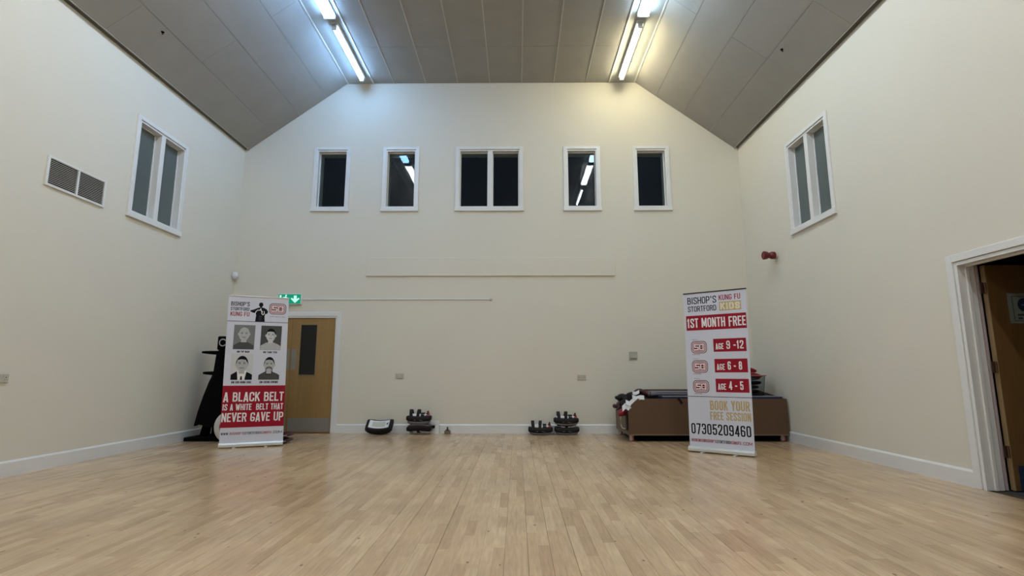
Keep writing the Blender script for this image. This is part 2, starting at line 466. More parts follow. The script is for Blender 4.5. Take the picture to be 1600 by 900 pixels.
# ---------------------------------------------------------------- windows
def window(name, to, x0, x1, z0, z1, mull, casing=.068, glass=None):
    """to(u, depth, z) -> 3d; depth grows into the wall, negative into the room"""
    w = empty(name, to(x0, 0, z0), kind='structure')
    inv = Vector(to(x0, 0, z0))
    def b(nm, m, u0, u1, d0, d1, a, c, bev=.003, par=None):
        mb = MB(); p, q = Vector(to(u0, d0, a)) - inv, Vector(to(u1, d1, c)) - inv
        mb.box(min(p.x, q.x), max(p.x, q.x), min(p.y, q.y), max(p.y, q.y), min(p.z, q.z), max(p.z, q.z))
        return mb.build(nm, m, par or w, bevel=bev)
    cs = casing
    b('casing', M_white, x0 - cs, x0 - .004, -.022, 0, z0 - .01, z1 + cs)
    b('casing', M_white, x1 + .004, x1 + cs, -.022, 0, z0 - .01, z1 + cs)
    b('casing', M_white, x0 - .004, x1 + .004, -.022, 0, z1 + .018, z1 + cs)
    b('window_sill', M_white, x0 - cs - .008, x1 + cs + .008, -.036, 0, z0 - .078, z0 - .004)
    # reveal lining
    b('reveal', M_white, x0 - .004, x0 + .014, -.012, .10, z0 - .004, z1 + .002, 0)
    b('reveal', M_white, x1 - .014, x1 + .004, -.012, .10, z0 - .004, z1 + .002, 0)
    b('reveal', M_white, x0 + .0142, x1 - .0142, -.012, .10, z1 - .014, z1 + .002, 0)
    b('reveal', M_white, x0 + .0142, x1 - .0142, -.012, .10, z0 - .004, z0 + .014, 0)
    spans = [(x0 + .014, x1 - .014)]
    if mull:
        b('mullion', M_white, mull[0], mull[1], -.010, .10, z0 + .012, z1 - .012, .002)
        spans = [(x0 + .014, mull[0]), (mull[1], x1 - .014)]
    for s0, s1 in spans:
        fr = MB()
        for (u0, u1, a, c) in ((s0, s0 + .012, z0 + .014, z1 - .014), (s1 - .012, s1, z0 + .014, z1 - .014), (s0 + .0121, s1 - .0121, z1 - .026, z1 - .014), (s0 + .0121, s1 - .0121, z0 + .014, z0 + .026)):
            p, q = Vector(to(u0, .08, a)) - inv, Vector(to(u1, .10, c)) - inv
            fr.box(min(p.x, q.x), max(p.x, q.x), min(p.y, q.y), max(p.y, q.y), min(p.z, q.z), max(p.z, q.z))
        fo = fr.build('sash', M_white, w)
        g = b('pane', glass or M_glass, s0 + .004, s1 - .004, .088, .094, z0 + .02, z1 - .02, 0, fo)
    return w
for i, (a, b) in enumerate(far_wins):
    window('window_%d' % (i + 1), lambda u, d, z: (u, D + d, z), a, b, WZ0, WZ1, (-.53, -.442) if i == 2 else None)
window('window_6', lambda u, d, z: (L - d, u, z), *SW, (7.01, 7.095), glass=M_obscure)
window('window_7', lambda u, d, z: (RR + d, u, z), *SW, (7.01, 7.095), glass=M_obscure)

# ---------------------------------------------------------------- skirting boards
def skirt(name, pts, off):
    m = MB(); m.prism(pts, off); tag(m.build(name, M_white), kind='structure')
def prof(c, n):   # profile of a skirting seen along its run
    h = .15
    return [c(0, 0), c(.020, 0), c(.020, h - .018), c(.008, h), c(0, h)]
skirt('baseboard_left', [(L + d, NEAR, z) for d, z in prof(lambda a, b: (a, b), 0)], (0, D - NEAR, 0))
skirt('baseboard_far', [(DFX1 + .07, D - d, z) for d, z in prof(lambda a, b: (a, b), 0)], (RR - DFX1 - .07, 0, 0))
skirt('baseboard_right', [(RR - d, DRY1 + .075, z) for d, z in prof(lambda a, b: (a, b), 0)], (0, D - .02 - DRY1 - .075, 0))
skirt('baseboard_near', [(L, NEAR + d, z) for d, z in prof(lambda a, b: (a, b), 0)], (RR - L, 0, 0))

# ---------------------------------------------------------------- far double door
d1 = empty('door_1', (DFX0, D, 0), kind='structure')
def lb(nm, m, x0, x1, y0, y1, z0, z1, par, org, bev=.002, **k):
    return bx(nm, m, x0 - org[0], x1 - org[0], y0 - org[1], y1 - org[1], z0 - org[2], z1 - org[2], par, bev, **k)
og = (DFX0, D, 0)
lb('architrave', M_white, DFX1 + .001, DFX1 + .078, D - .024, D, 0, DFZ + .078, d1, og, .004)
lb('architrave', M_white, DFX0 - .078, DFX0 - .001, D - .024, D, 0, DFZ + .078, d1, og, .004)
lb('architrave', M_white, DFX0 - .001, DFX1 + .001, D - .024, D, DFZ + .001, DFZ + .078, d1, og, .004)
lb('frame', M_white, DFX1 - .028, DFX1 + .004, D - .010, D + .14, 0, DFZ + .004, d1, og)
lb('frame', M_white, DFX0 - .004, DFX0 + .028, D - .010, D + .14, 0, DFZ + .004, d1, og)
lb('frame', M_white, DFX0 + .0282, DFX1 - .0282, D - .010, D + .14, DFZ - .028, DFZ + .004, d1, og)
def leaf(par, x0, x1, glass, plate, kick):
    y0, y1 = D + .012, D + .056
    gx0, gx1, gz0, gz1 = glass
    m = MB()
    for (a, b, c, e) in ((x0, gx0, .008, DFZ - .032), (gx1, x1, .008, DFZ - .032), (gx0, gx1, .008, gz0), (gx0, gx1, gz1, DFZ - .032)):
        m.box(a - og[0], b - og[0], y0 - D, y1 - D, c, e)
    lf = m.build('door_leaf', M_door, par)
    bd = MB()
    for (a, b, c, e) in ((gx0 - .012, gx0 + .004, gz0 - .012, gz1 + .012), (gx1 - .004, gx1 + .012, gz0 - .012, gz1 + .012), (gx0 + .0042, gx1 - .0042, gz0 - .012, gz0 + .004), (gx0 + .0042, gx1 - .0042, gz1 - .004, gz1 + .012)):
        bd.box(a - og[0], b - og[0], y0 - .007 - D, y0 + .01 - D, c, e)
    bd.build('glazing_bead', M_lip, lf, bevel=.002)
    lb('vision_panel', M_glass, gx0, gx1, y0 + .016, y0 + .022, gz0, gz1, lf, og, 0)
    lb('dark_beyond', M_dark, gx0, gx1, y0 + .036, y0 + .040, gz0, gz1, lf, og, 0)
    lb('push_plate', M_steel, plate[0], plate[1], y0 - .003, y0, plate[2], plate[3], lf, og, .001)
    lb('kick_plate', M_steel, kick[0], kick[1], y0 - .003, y0, .03, .25, lf, og, .001)
    return lf
lfA = leaf(d1, -3.928, -3.172, (-3.775, -3.49, .97, 1.84), (-3.915, -3.825, 1.06, 1.42), (-3.91, -3.19))
MB().lathe([(.011, 0), (.011, .012), (.007, .014)], 12, Matrix.Translation((-3.90 - DFX0, .012, .95)) @ Matrix.Rotation(PI / 2, 4, 'X')).build('lock_cylinder', M_steel, lfA)
leaf(d1, -4.638, -3.932, (-4.36, -4.08, .97, 1.84), (-4.03, -3.945, 1.06, 1.42), (-4.62, -3.95))

# ---------------------------------------------------------------- right door, standing open into a dark corridor
d2 = empty('door_2', (RR, DRY1, 0), kind='structure')
o2 = (RR, DRY1, 0)
lb('architrave', M_white, RR - .022, RR, DRY1 + .006, DRY1 + .078, 0, DRZ + .074, d2, o2, .005)
lb('architrave', M_white, RR - .022, RR, DRY0 - .078, DRY0 - .006, 0, DRZ + .074, d2, o2, .005)
lb('architrave', M_white, RR - .022, RR, DRY0 - .006, DRY1 + .006, DRZ + .006, DRZ + .074, d2, o2, .005)
lb('frame', M_white, RR - .008, RR + .148, DRY1 - .03, DRY1 + .003, 0, DRZ + .003, d2, o2)
lb('frame', M_white, RR - .008, RR + .148, DRY0 - .003, DRY0 + .03, 0, DRZ + .003, d2, o2)
lb('frame', M_white, RR - .008, RR + .148, DRY0 + .0302, DRY1 - .0302, DRZ - .03, DRZ + .003, d2, o2)
lb('door_stop', M_white, RR + .06, RR + .09, DRY1 - .044, DRY1 - .028, 0, DRZ - .03, d2, o2, .003)
lb('door_stop', M_white, RR + .06, RR + .09, DRY0 + .03, DRY1 - .0442, DRZ - .044, DRZ - .028, d2, o2, .003)
lb('seal_strip', M_pink, RR + .155, RR + .172, DRY1 - .04, DRY1 - .012, 0.005, DRZ - .03, d2, o2, .001)
dl = lb('door_leaf', M_doorshade, RR + .205, RR + 1.0, DRY1 - .075, DRY1 - .031, .008, DRZ - .035, d2, o2, .002)
lb('door_lipping', M_lip, RR + .197, RR + .205, DRY1 - .076, DRY1 - .030, .008, DRZ - .035, dl, o2, .001)
lb('kick_plate', M_navy, RR + .245, RR + .97, DRY1 - .078, DRY1 - .075, .012, .215, dl, o2, .001)
for z in (.33, 1.05, 1.76):
    hg = MB().lathe([(.008, -.05), (.008, .05)], 10, Matrix.Translation((.186, -.072, z)))
    hg.box(.187, .202, -.074, -.069, z - .05, z + .05)
    hg.box(.150, .186, -.074, -.069, z - .05, z + .05)
    hg.build('hinge', M_brass, d2)
sg = MB()
ysg = -.0755
def sq(x0, x1, z0, z1, mi, lay):
    sg.box(x0 - RR, x1 - RR, ysg - .0006 * (lay + 1), ysg - .0006 * lay, z0, z1, mi)
sq(4.415, 4.72, 1.44, 1.71, 0, 0)
sq(4.455, 4.70, 1.46, 1.685, 1, 1); sq(4.459, 4.696, 1.464, 1.681, 0, 2)
sg.lathe([(.062, 0), (.062, .0008)], 28, Matrix.Translation((4.56 - RR, ysg - .0018, 1.605)) @ Matrix.Rotation(PI / 2, 4, 'X'), 2)
sq(4.53, 4.59, 1.600, 1.609, 0, 4)
for zz, wds in ((1.515, (.075, .045)), (1.485, (.04, .085))):
    xx = 4.49
    for w in wds:
        k = xx
        while k < xx + w - .006:
            sq(k, k + .007, zz - .008, zz + .008, 1, 3); k += .010
        xx += w + .014
sgo = sg.build('door_sign', [M_paper, M_ink, M_navy], dl, label='pale paper notice with dark blue disc and two small lines of text')

# corridor beyond the open door
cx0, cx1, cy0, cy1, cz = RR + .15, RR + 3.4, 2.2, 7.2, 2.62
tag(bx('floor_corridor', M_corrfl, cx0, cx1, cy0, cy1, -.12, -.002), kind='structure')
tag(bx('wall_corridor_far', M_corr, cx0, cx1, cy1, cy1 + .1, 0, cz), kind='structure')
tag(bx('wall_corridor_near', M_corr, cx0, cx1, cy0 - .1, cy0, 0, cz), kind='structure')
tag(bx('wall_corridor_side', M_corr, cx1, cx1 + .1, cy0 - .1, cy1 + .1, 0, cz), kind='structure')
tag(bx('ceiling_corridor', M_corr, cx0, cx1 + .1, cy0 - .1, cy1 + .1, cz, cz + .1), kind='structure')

# ---------------------------------------------------------------- fittings on the far wall
bd = MB(); bd.box(0, 4.40, -.028, 0, 0, .335)
bd = bd.build('cover_board', M_wall, None, bevel=.004); bd.location = (-2.67, D, 2.698)
tag(bd, 'long low boxed-in board painted the same cream as the far wall', 'wall board')
tr = empty('cable_trunking', (-3.775, D, 2.285), 'thin cream cable trunking running right from the green exit sign', 'trunking')
bx('trunking', M_white, 0, 3.30, -.016, 0, -.009, .009, tr, .002)
MB().lathe([(.018, 0), (.022, .01), (.020, .03), (.010, .036)], 14, Matrix.Translation((3.315, 0, -.004)) @ Matrix.Rotation(PI / 2, 4, 'X')).build('end_cap', M_plate, tr, smooth=False)
# faint vertical joint lines where the slopes start
for q in (-2.83, 1.985):
    o = bx('trim_%d' % (1 if q < 0 else 2), M_wall, q - .01, q + .01, D - .003, D, 5.12, FLAT - .01)
    tag(o, kind='structure')

def socket(x, z, label, double=True, axis=0, loc=None):
    t = empty('wall_socket', loc or (x, D, z), label, 'socket', None, rz=(0 if axis == 0 else PI / 2))
    w = .073 if double else .07
    bx('face_plate', M_plate, -w, w, -.016, 0, -.043, .043, t, .004)
    for q in (-1, 1):
        bx('rocker_switch', M_plate, q * .012 - .006 + q * .004, q * .012 + .006 + q * .004, -.020, -.015, .008, .028, t, .001)
        s = MB(); c = q * .042
        s.box(c - .003, c + .003, -.0175, -.0155, .004, .014); s.box(c - .013, c - .007, -.0175, -.0155, -.016, -.011); s.box(c + .007, c + .013, -.0175, -.0155, -.016, -.011)
        s.build('pin_holes', M_dark, t)
    return t
socket(-2.02, .955, 'cream double socket on the far wall above the white-faced pad')
socket(1.105, .93, 'cream double socket on the far wall above the stacked pads at right')
socket(0, 0, 'cream double socket on the left wall at the edge of the photo', axis=1, loc=(L, 5.175, .95))
sw = empty('light_switch', (2.0, D, 1.297), 'square grey metal switch plate on the far wall above the trolley', 'switch')
bx('face_plate', M_metalplate, -.072, .072, -.012, 0, -.072, .072, sw, .003)
for k in range(3): bx('rocker_switch', M_plate, -.05 + k * .036, -.022 + k * .036, -.019, -.011, -.035, .02, sw, .002)
bx('lower_slot', M_grey, -.05, .05, -.0135, -.0115, -.058, -.046, sw, 0)

# exit sign
ex = empty('exit_sign', (-3.985, D, 2.285), 'lit green exit sign with white arrow and running man above the far door', 'exit sign')
bx('housing', M_white, -.205, .205, -.055, 0, -.092, .095, ex, .004)
M_exg = emit('exit_green_glow', (0.010, 0.30, 0.17), 1.0)
M_exw = emit('exit_white_glow', (0.50, 1.0, 0.80), 1.15)
bx('lit_panel', M_exg, -.195, .195, -.058, -.054, -.082, .085, ex, 0)
a = MB(); Y = -.0595
a.prism([(.075, Y, .062), (.125, Y, .062), (.125, Y, -.0), (.16, Y, .022), (.178, Y, .005), (.10, Y, -.068), (.022, Y, .005), (.04, Y, .022), (.075, Y, -.0)], (0, .001, 0))
a.build('arrow', M_exw, ex)
a = MB()
a.box(-.16, -.06, Y, Y + .001, -.065, -.055)
a.prism([(-.175, Y, .07), (-.145, Y, .07), (-.145, Y, -.06), (-.175, Y, -.06)], (0, .001, 0))
a.prism([(-.10, Y, .035), (-.065, Y, .045), (-.03, Y, .02), (-.045, Y, .008), (-.068, Y, .02), (-.072, Y, -.005), (-.04, Y, -.02), (-.045, Y, -.055), (-.06, Y, -.055), (-.06, Y, -.03), (-.092, Y, -.015), (-.11, Y, -.05), (-.135, Y, -.05), (-.13, Y, -.035), (-.118, Y, -.033), (-.10, Y, 0), (-.10, Y, .018), (-.125, Y, .012), (-.13, Y, .025)], (0, .001, 0))
a.lathe([(.014, 0), (.014, .001)], 14, Matrix.Translation((-.063, Y + .001, .062)) @ Matrix.Rotation(PI / 2, 4, 'X'))
a.build('running_figure', M_exw, ex)

# corner sensor
cs = empty('motion_sensor', (L, 9.15, 2.70), 'small white motion sensor high in the far left corner', 'sensor')
MB().lathe([(.020, -.062), (.042, -.05), (.052, -.01), (.050, .03), (.036, .056), (.016, .064)], 18, Matrix.Translation((.045, 0, 0))).build('housing', M_white, cs, smooth=True)
bx('bracket', M_white, 0, .03, -.018, .018, -.03, .03, cs, .003)
bx('lens_window', M_grey, .070, .088, -.028, -.006, -.03, .0, cs, .004)

# ---------------------------------------------------------------- vent grille on the left wall
v = empty('vent_grille', (L, 5.73, 3.14), 'white framed vent grille with two louvred panels on the left wall', 'vent')
VY, VZ = .405, .165
for (a_, b_, c_, d_) in ((-VY + .0282, VY - .0282, VZ - .022, VZ), (-VY + .0282, VY - .0282, -VZ, -VZ + .022), (-VY, -VY + .028, -VZ, VZ), (VY - .028, VY, -VZ, VZ), (-.012, .012, -VZ + .0222, VZ - .0222)):
    bx('frame', M_white, 0, .020, a_, b_, c_, d_, v, .002)
bx('dark_duct', M_dark, .001, .003, -VY + .01, VY - .01, -VZ + .01, VZ - .01, v)
for s in (-1, 1):
    y0, y1 = (-VY + .026, -.010) if s < 0 else (.010, VY - .026)
    n = 15
    for k in range(n):
        z = -VZ + .03 + k * (2 * VZ - .056) / (n - 1)
        mb = MB(); mb.prism([(.004, y0, z + .004), (.016, y0, z - .006), (.016, y0, z - .0035), (.004, y0, z + .0065)], (0, y1 - y0, 0))
        mb.build('slat', M_plate, v)

# ---------------------------------------------------------------- red alarm sounder on the right wall
al = empty('alarm_sounder', (RR, 8.13, 2.815), 'red fire alarm sounder on the right wall below the window', 'alarm')
RX = Matrix.Rotation(-PI / 2, 4, 'Y')
MB().lathe([(.060, 0), (.060, .022), (.052, .028)], 24, RX).build('base_ring', M_plate, al, smooth=False)
MB().lathe([(.050, .026), (.058, .034), (.058, .085), (.050, .10), (.044, .112)], 24, RX).build('body', M_alarm, al, smooth=False)
MB().lathe([(.040, .105), (.044, .125), (.058, .150), (.066, .185), (.066, .205), (.050, .215), (.020, .210)], 24, RX).build('horn', M_alarm, al, smooth=False)
bx('cable_gland', M_plate, -.03, 0, -.012, .012, -.10, -.055, al, .003)

# small dark marks on the slopes: ceiling hooks
for (p, lab) in (((-4.57, 6.2, 5.352), 'small black hook in the left ceiling slope'), ((3.61, 6.65, 5.352), 'small black hook in the right ceiling slope')):
    h = empty('ceiling_hook', p, lab, 'hook')
    MB().lathe([(.022, 0), (.022, -.006), (.012, -.012), (.010, -.016)], 12).build('rose', M_dark, h)
    MB().tube([(0, 0, -.014), (.010, 0, -.020), (.012, 0, -.028), (.004, 0, -.034), (-.006, 0, -.030)], .005, 6).build('hook', M_dark, h)

# ================================================================ banners
T = 0.145
GL = {
 'A': ["S 0,-.06 .44,1", "S 1,-.06 .56,1", "S .25,.16 .75,.16"],
 'B': ["S 0,0 0,1", "R 0,1 .9,1 .9,.54 0,.54", "R 0,.54 1,.54 1,0 0,0"],
 'C': ["R 1,.74 1,1 0,1 0,0 1,0 1,.26"],
 'D': ["S 0,0 0,1", "R 0,1 1,1 1,0 0,0"],
 'E': ["S 1,1 0,1 0,0 1,0", "S 0,.52 .8,.52"],
 'F': ["S 1,1 0,1 0,-.06", "S 0,.5 .8,.5"],
 'G': ["R 1,.79 1,1 0,1 0,0 1,0 1,.43 .58,.43"],
 'H': ["S 0,0 0,1", "S 1,0 1,1", "S 0,.5 1,.5"],
 'I': ["S .5,0 .5,1"],
 'K': ["S 0,0 0,1", "S .05,.4 .95,1", "S .35,.6 1,0"],
 'L': ["S 0,1 0,0 1,0"],
 'M': ["S 0,0 0,1", "S 1,0 1,1", "S .08,1 .5,.15", "S .92,1 .5,.15"],
 'N': ["S 0,0 0,1", "S 1,0 1,1", "S .05,1 .95,0"],
 'O': ["C 0,0 1,0 1,1 0,1"],
 'P': ["S 0,-.04 0,1", "R 0,1 1,1 1,.42 0,.42"],
 'Q': ["C 0,0 1,0 1,1 0,1", "S .6,.25 1,-.05"],
 'R': ["S 0,-.02 0,1", "R 0,1 1,1 1,.5 0,.5", "S .6,.5 1,-.02"],
 'S': ["R 1,.8 1,1 0,1 0,.62 1,.38 1,0 0,0 0,.2"],
 'T': ["S 0,1 1,1", "S .5,1 .5,0"],
 'U': ["R 0,1.04 0,0 1,0 1,1.04"],
 'V': ["S 0,1.04 .46,0", "S 1,1.04 .54,0"],
 'W': ["S 0,1.04 .25,0", "S .5,.9 .27,0", "S .5,.9 .73,0", "S 1,1.04 .75,0"],
 'Y': ["S 0,1.04 .5,.45", "S 1,1.04 .5,.45", "S .5,.5 .5,0"],
 '0': ["C 0,0 1,0 1,1 0,1"],
 '1': ["S .6,0 .6,1", "S .6,.9 .2,.82"],
 '2': ["R 0,.78 0,1 1,1 1,.6 0,.12 0,0 1,0"],
 '3': ["R 0,.8 0,1 1,1 1,.52 .45,.52", "R .45,.52 1,.52 1,0 0,0 0,.2"],
 '4': ["S .8,-.02 .8,1", "S .75,1 0,.22", "S 0,.22 1,.22"],
 '5': ["S .95,1 .05,1 .05,.5", "R .05,.6 1,.6 1,0 0,0 0,.2"],
 '6': ["R 1,.82 1,1 0,1 0,0 1,0 1,.54 .05,.54"],
 '7': ["S 0,1 1,1", "S 1,.97 .35,-.04"],
 '8': ["C 0,0 1,0 1,.52 0,.52", "C .05,.52 .95,.52 .95,1 .05,1"],
 '9': ["R 0,.18 0,0 1,0 1,1 0,1 0,.46 .95,.46"],
 '-': ["S .1,.42 .9,.42"],
 '.': ["S .5,0 .5,.03"],
 "'": ["S .5,.8 .5,1"],
 '@': ["C 0,0 1,0 1,1 0,1", "S .45,.3 .45,.7 .8,.7 .8,.3"],
}
WID = {'I': .17, '.': .2, "'": .2, 'M': .56, 'W': .62, '1': .3, '-': .3, ' ': .22, 'L': .36, 'E': .36, 'F': .36, 'T': .38, '@': .5}
def strokes(ch, ox, w, t):
    out = []
    for s in GL[ch]:
        kd, rest = s[0], s[2:]
        pts = [tuple(float(q) for q in p.split(',')) for p in rest.split()]
        iw = max(w - t, 0)
        P = [Vector((ox + t / 2 + a * iw, t / 2 + b * (1 - t))) for a, b in pts]
        closed = kd == 'C'
        if kd in 'RC':
            Q = []
            n = len(P)
            for i, p in enumerate(P):
                if not closed and i in (0, n - 1): Q.append(p); continue
                a, b = P[i - 1], P[(i + 1) % n]
                r = min(.15, (a - p).length * .48, (b - p).length * .48)
                da, db = (a - p).normalized(), (b - p).normalized()
                p0, p2 = p + da * r, p + db * r
                for k in range(4):
                    u = k / 3; Q.append(p0 * (1 - u) ** 2 + p * 2 * u * (1 - u) + p2 * u * u)
            P = Q
        out.append((P, closed))
    return out
def thick(P, closed, t, cap=True):
    """returns quads (list of 4 2d points) along the path, mitred"""
    n = len(P); P = [p.copy() for p in P]
    if not closed and cap:
        P[0] = P[0] + (P[0] - P[1]).normalized() * t / 2
        P[-1] = P[-1] + (P[-1] - P[-2]).normalized() * t / 2
    Ls, Rs = [], []
    for i in range(n):
        if closed or 0 < i < n - 1:
            a = (P[i] - P[i - 1]); b = (P[(i + 1) % n] - P[i])
            if a.length < 1e-9: a = b
            if b.length < 1e-9: b = a
            a = a.normalized(); b = b.normalized()
            na, nb = Vector((-a.y, a.x)), Vector((-b.y, b.x))
            m = (na + nb)
            if m.length < 1e-6: m = na
            m = m.normalized(); k = (t / 2) / max(.35, m.dot(na))
        else:
            d = (P[1] - P[0]) if i == 0 else (P[-1] - P[-2])
            d = d.normalized(); m = Vector((-d.y, d.x)); k = t / 2
        Ls.append(P[i] + m * k); Rs.append(P[i] - m * k)
    q = []
    for i in range(n if closed else n - 1):
        j = (i + 1) % n
        q.append([Ls[i], Rs[i], Rs[j], Ls[j]])
    return q

class Print:
    """flat print in banner coordinates (u right, v up); every layer lies a hair in front of the last"""
    def __init__(s, base=.0012): s.mb = MB(); s.mats = []; s.y = -base
    def mi(s, m):
        if m not in s.mats: s.mats.append(m)
        return s.mats.index(m)
    def up(s): s.y -= .0003
    def poly(s, pts, m):
        s.n = (getattr(s, 'n', 0) + 1) % 9
        a = sum(pts[i - 1][0] * pts[i][1] - pts[i][0] * pts[i - 1][1] for i in range(len(pts)))
        if a < 0: pts = list(pts)[::-1]
        y = s.y - s.n * .00002
        s.mb.add([(p[0], y, p[1]) for p in pts], [tuple(range(len(pts)))], s.mi(m)); return s
    def rect(s, a, b, c, d, m): return s.poly([(a, c), (b, c), (b, d), (a, d)], m)
    def ell(s, cx, cy, rx, ry, m, n=20, a0=0, a1=2 * PI):
        full = abs(a1 - a0 - 2 * PI) < 1e-6
        return s.poly([(cx + rx * math.cos(a0 + (a1 - a0) * k / (n if full else n - 1)), cy + ry * math.sin(a0 + (a1 - a0) * k / (n if full else n - 1))) for k in range(n)], m)
    def text(s, str_, u0, u1, v0, v1, m, t=T, gap=.07):
        ws = [(.42 if ch not in WID else WID[ch]) for ch in str_]
        tot = sum(ws) + gap * (len(ws) - 1)
        H = v1 - v0; sx = (u1 - u0) / tot; x = 0
        tt = t
        for ch, w in zip(str_, ws):
            if ch != ' ':
                # glyph drawn in height units with its width scaled to the line
                k = sx / H
                for P, c in strokes(ch, 0, w * k, tt):
                    for q in thick(P, c, tt):
                        s.poly([(u0 + x * sx + p.x * H, v0 + p.y * H) for p in q], m)
            x += w + gap
        return s
    def line(s, pts, t, m, closed=False):
        for q in thick([Vector(p) for p in pts], closed, t): s.poly([(p.x, p.y) for p in q], m)
        return s
    def rrect(s, a, b, c, d, r, t, m):
        pts = []
        for cx, cy, a0 in ((b - r, d - r, 0), (a + r, d - r, PI / 2), (a + r, c + r, PI), (b - r, c + r, 3 * PI / 2)):
            for k in range(5): an = a0 + PI / 2 * k / 4; pts.append((cx + r * math.cos(an), cy + r * math.sin(an)))
        return s.line(pts, t, m, True)
    def build(s, name, parent, label=None):
        o = s.mb.build(name, s.mats, parent, keep=True)
        # keep the print facing the room side
        if label: o['label'] = label
        return o

def roll_banner(A, B, H, label, edge, rail):
    A, B = Vector((*A, 0)), Vector((*B, 0)); d = B - A
    rz = math.atan2(d.y, d.x); w = d.length
    t = empty('roller_banner', A, label, 'banner', None, rz=rz)
    # cassette
    m = MB(); m.prism([(0, -.05, .012), (0, .05, .012), (0, .055, .03), (0, .045, .066), (0, .01, .075), (0, -.035, .072), (0, -.055, .05), (0, -.057, .02)], (w, 0, 0))
    m.build('base_cassette', M_alu, t, bevel=.003)
    for q in (.19, w - .22):
        m = MB(); m.box(q - .02, q + .02, -.115, .115, 0, .012); m.build('foot', M_alu, t, bevel=.003)
    MB().tube([(w / 2, .03, .07), (w / 2, .03, H - .01)], .010, 8).build('support_pole', M_alu, t, smooth=True)
    f = lambda v: (edge[0] + (edge[2] - edge[0]) * v / H, edge[1] + (edge[3] - edge[1]) * v / H)
    (a0, b0), (a1, b1) = f(.07), f(H - .012)
    g = MB(); g.prism([(a0, -.0008, .07), (b0, -.0008, .07), (b1, -.0008, H - .012), (a1, -.0008, H - .012)], (0, .0016, 0)); gr = g.build('graphic_sheet', M_banner, t)
    m = MB(); m.box(a1 - .004, b1 + .004, -.008, .010, H - .016, H); m.build('top_rail', rail, t, bevel=.003)
    return t, gr, f

def logo(p, a, b, c, d):
    """rounded nested frames with the letters S and D"""
    h = d - c; w = b - a
    def fill(k, rad, m):
        pts = []
        A, B, C, E_ = a + k, b - k, c + k, d - k
        for cx, cy, a0 in ((B - rad, E_ - rad, 0), (A + rad, E_ - rad, PI / 2), (A + rad, C + rad, PI), (B - rad, C + rad, 3 * PI / 2)):
            for q in range(5): an = a0 + PI / 2 * q / 4; pts.append((cx + rad * math.cos(an), cy + rad * math.sin(an)))
        p.poly(pts, m); p.up()
    fill(0, h * .32, M_ink); fill(h * .045, h * .29, M_pinkink)
    fill(h * .115, h * .25, M_redk); fill(h * .155, h * .22, M_pinkink); fill(h * .225, h * .15, M_redk)
    x0, x1, z0, z1 = a + h * .30, b - h * .30, c + h * .31, d - h * .31
    mid = (x0 + x1) / 2; zc = (z0 + z1) / 2; g = h * .045
    p.line([(mid - g, z1), (x0, z1), (x0, zc), (mid - g * 1.4, zc), (mid - g * 1.4, z0), (x0, z0)], h * .085, M_wink)
    p.line([(mid + g * 1.4, z0), (mid + g * 1.4, z1), (x1, z1), (x1, z0)], h * .08, M_wink, True)
    p.line([(mid + g * 2.4, zc), (x1, zc)], h * .05, M_pinkink)

# ---- left banner
tb, gr, ed = roll_banner((-4.02, 7.35), (-3.29, 7.68), 2.088, 'tall roll-up banner with four portraits and red BLACK BELT slogan, beside the far door', (.008, .800, -.026, .752), M_alu)
p = Print(); p.text("BISHOP'S", .010, .245, 1.938, 1.998, M_ink); p.build('lettering', gr)
p = Print(); p.text("STORTFORD", .010, .245, 1.873, 1.920, M_ink); p.build('lettering', gr)
p = Print(); p.text("KUNG FU", .012, .250, 1.795, 1.856, M_red); p.build('lettering', gr, 'dark red lettering')
p = Print()
p.poly([(.329, 1.727), (.454, 1.727), (.447, 1.80), (.452, 1.835), (.475, 1.84), (.490, 1.868), (.470, 1.905), (.432, 1.925), (.405, 1.93), (.402, 1.955), (.384, 1.955), (.381, 1.93), (.35, 1.92), (.30, 1.895), (.262, 1.885), (.258, 1.868), (.29, 1.852), (.325, 1.845), (.336, 1.82)], M_ink)
p.ell(.392, 1.968, .028, .034, M_ink)
p.up()
p.line([(.322, 1.83), (.332, 1.868), (.350, 1.888), (.385, 1.892)], .010, M_wink)
p.line([(.385, 1.892), (.392, 1.912), (.398, 1.888), (.408, 1.86)], .010, M_wink)
p.line([(.414, 1.875), (.408, 1.84), (.424, 1.825), (.440, 1.842), (.438, 1.872)], .009, M_wink)
for z in (1.75, 1.775, 1.80): p.line([(.375, z), (.408, z + .004)], .003, M_g2)
p.build('martial_figure', gr, 'black silhouette of a figure with joined fists')
p = Print(); logo(p, .500, .725, 1.838, 1.999); p.build('club_emblem', gr, 'rounded red and black club emblem')
p = Print(); p.text("STORT MARTIAL ARTS", .517, .715, 1.798, 1.811, M_g2, t=.2); p.build('lettering', gr)
p = Print(); p.rect(*ed(1.722), 1.719, 1.726, M_ink); p.build('divider_line', gr)

